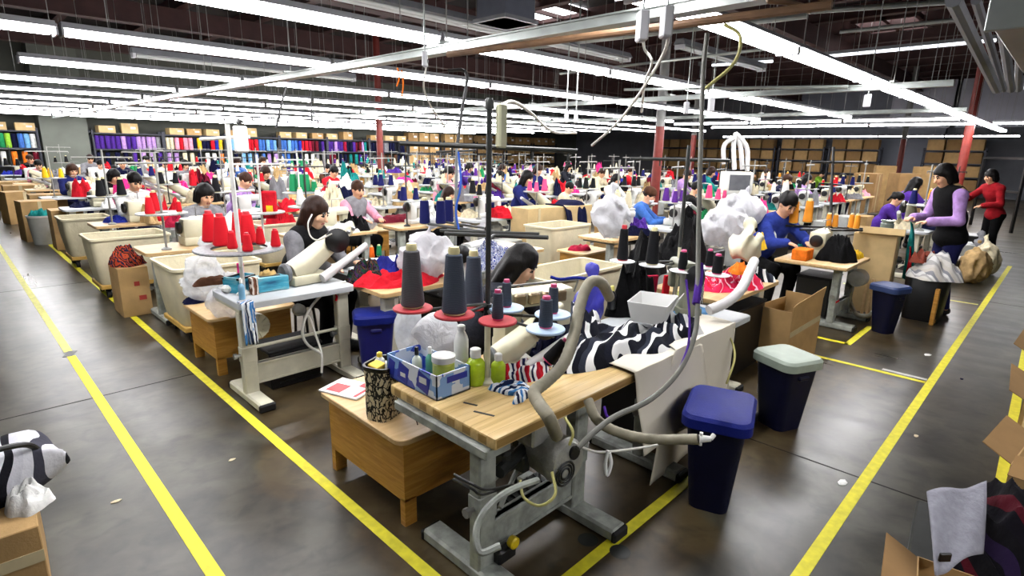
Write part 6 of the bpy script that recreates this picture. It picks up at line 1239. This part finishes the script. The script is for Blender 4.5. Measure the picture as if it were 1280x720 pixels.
for i, q in enumerate(TC):
    h_ = .85+.12*(i % 2); t = thing('tall_carton', '%s tall brown carton from the left behind the standing woman' % ORD[i], 'carton', (q[0], q[1], 0), .3*i); MB().box((0, 0, h_*.8), (.75, .6, h_*1.6), .005).obj('body', CARD if i % 2 else CARDIN, t); MB().box((0, -.302, h_*.8), (.06, .003, h_*1.5)).obj('tape_strip', TAPE, t)
for i, (u, v, w_, m) in enumerate(((1215, 345, 8.6, 'tan'), (1228, 335, 9.2, 'cream'), (1222, 320, 9.6, 'grey'))):
    q = dp(u, v, w_); bag('cloth_sack', '%s pale cloth sack behind the standing woman' % ['tan', 'cream', 'grey'][i], (q[0], q[1], 0), (.24, .2, .26), F_[m], i+3, 'sack', .04, .03)
t = thing('display_rack', 'black tubular garment frame near the right edge', 'rack', tuple(V(*dp(1248, 235, 15)[:2], 0)), .6); MB().bb((-.9, -.03, 0), (-.84, .03, 1.9)).obj('upright', BLACKP, t); MB().bb((.84, -.03, 0), (.9, .03, 1.9)).obj('upright', BLACKP, t); MB().bb((-.9, -.03, 1.84), (.9, .03, 1.9)).bb((-.9, -.03, 1.0), (.9, .03, 1.05)).obj('crossbar', BLACKP, t)

# red packet and green cones on stands behind the woman in the vest
q = dp(330, 300, 6.2); q[2] = .751; t = thread_stand('white stand with a red packet behind the red cones', tuple(q), 1.0, .3); u_ = dp(337, 256, float(np.dot(q-EYE, FW))-.06)
t = thing('red_packet', 'tall red packet with yellow label hung behind the woman in the vest', 'packet', tuple(u_), -.75); MB().box((0, 0, 0), (.15, .07, .30), .012).obj('body', F_['red'], t); MB().box((.01, -.037, -.05), (.07, .004, .09)).obj('paper_label', F_['yellow'], t)
q = dp(378, 290, 8.4); q[2] = .751; thread_stand('white stand of green cones behind the woman in the vest', tuple(q), 1.0, .3, .42)
for i, (u, v, big) in enumerate(((368, 250, 1), (374, 250, 1), (381, 250, 1), (388, 252, 0))):
    w_ = float(np.dot(q-EYE, FW)); z_ = q[2]+.435; g_ = at(u, v, z_) ; g_ = EYE+(g_-EYE)*(w_/float(np.dot(g_-EYE, FW))); g_[2] = z_
    p = proto(make_cone(.27, .065, .042) if big else make_cone(.16, .05, .035)); dup(p, tuple(g_+V(.02*i, -.03*(i % 2), 0)), 0, '%s green cone from the left on the white stand behind the woman' % ORD[i], None, None, {'yarn': Y_['green'], 'core': CORE['white']})
# ------------------------------------------------------------------ the patterns that copies were taken from are not part of the hall
def drop(o):
    for c in [c for c in COL.objects if c.parent == o]: drop(c)
    bpy.data.objects.remove(o)
for o in PROTO: drop(o)
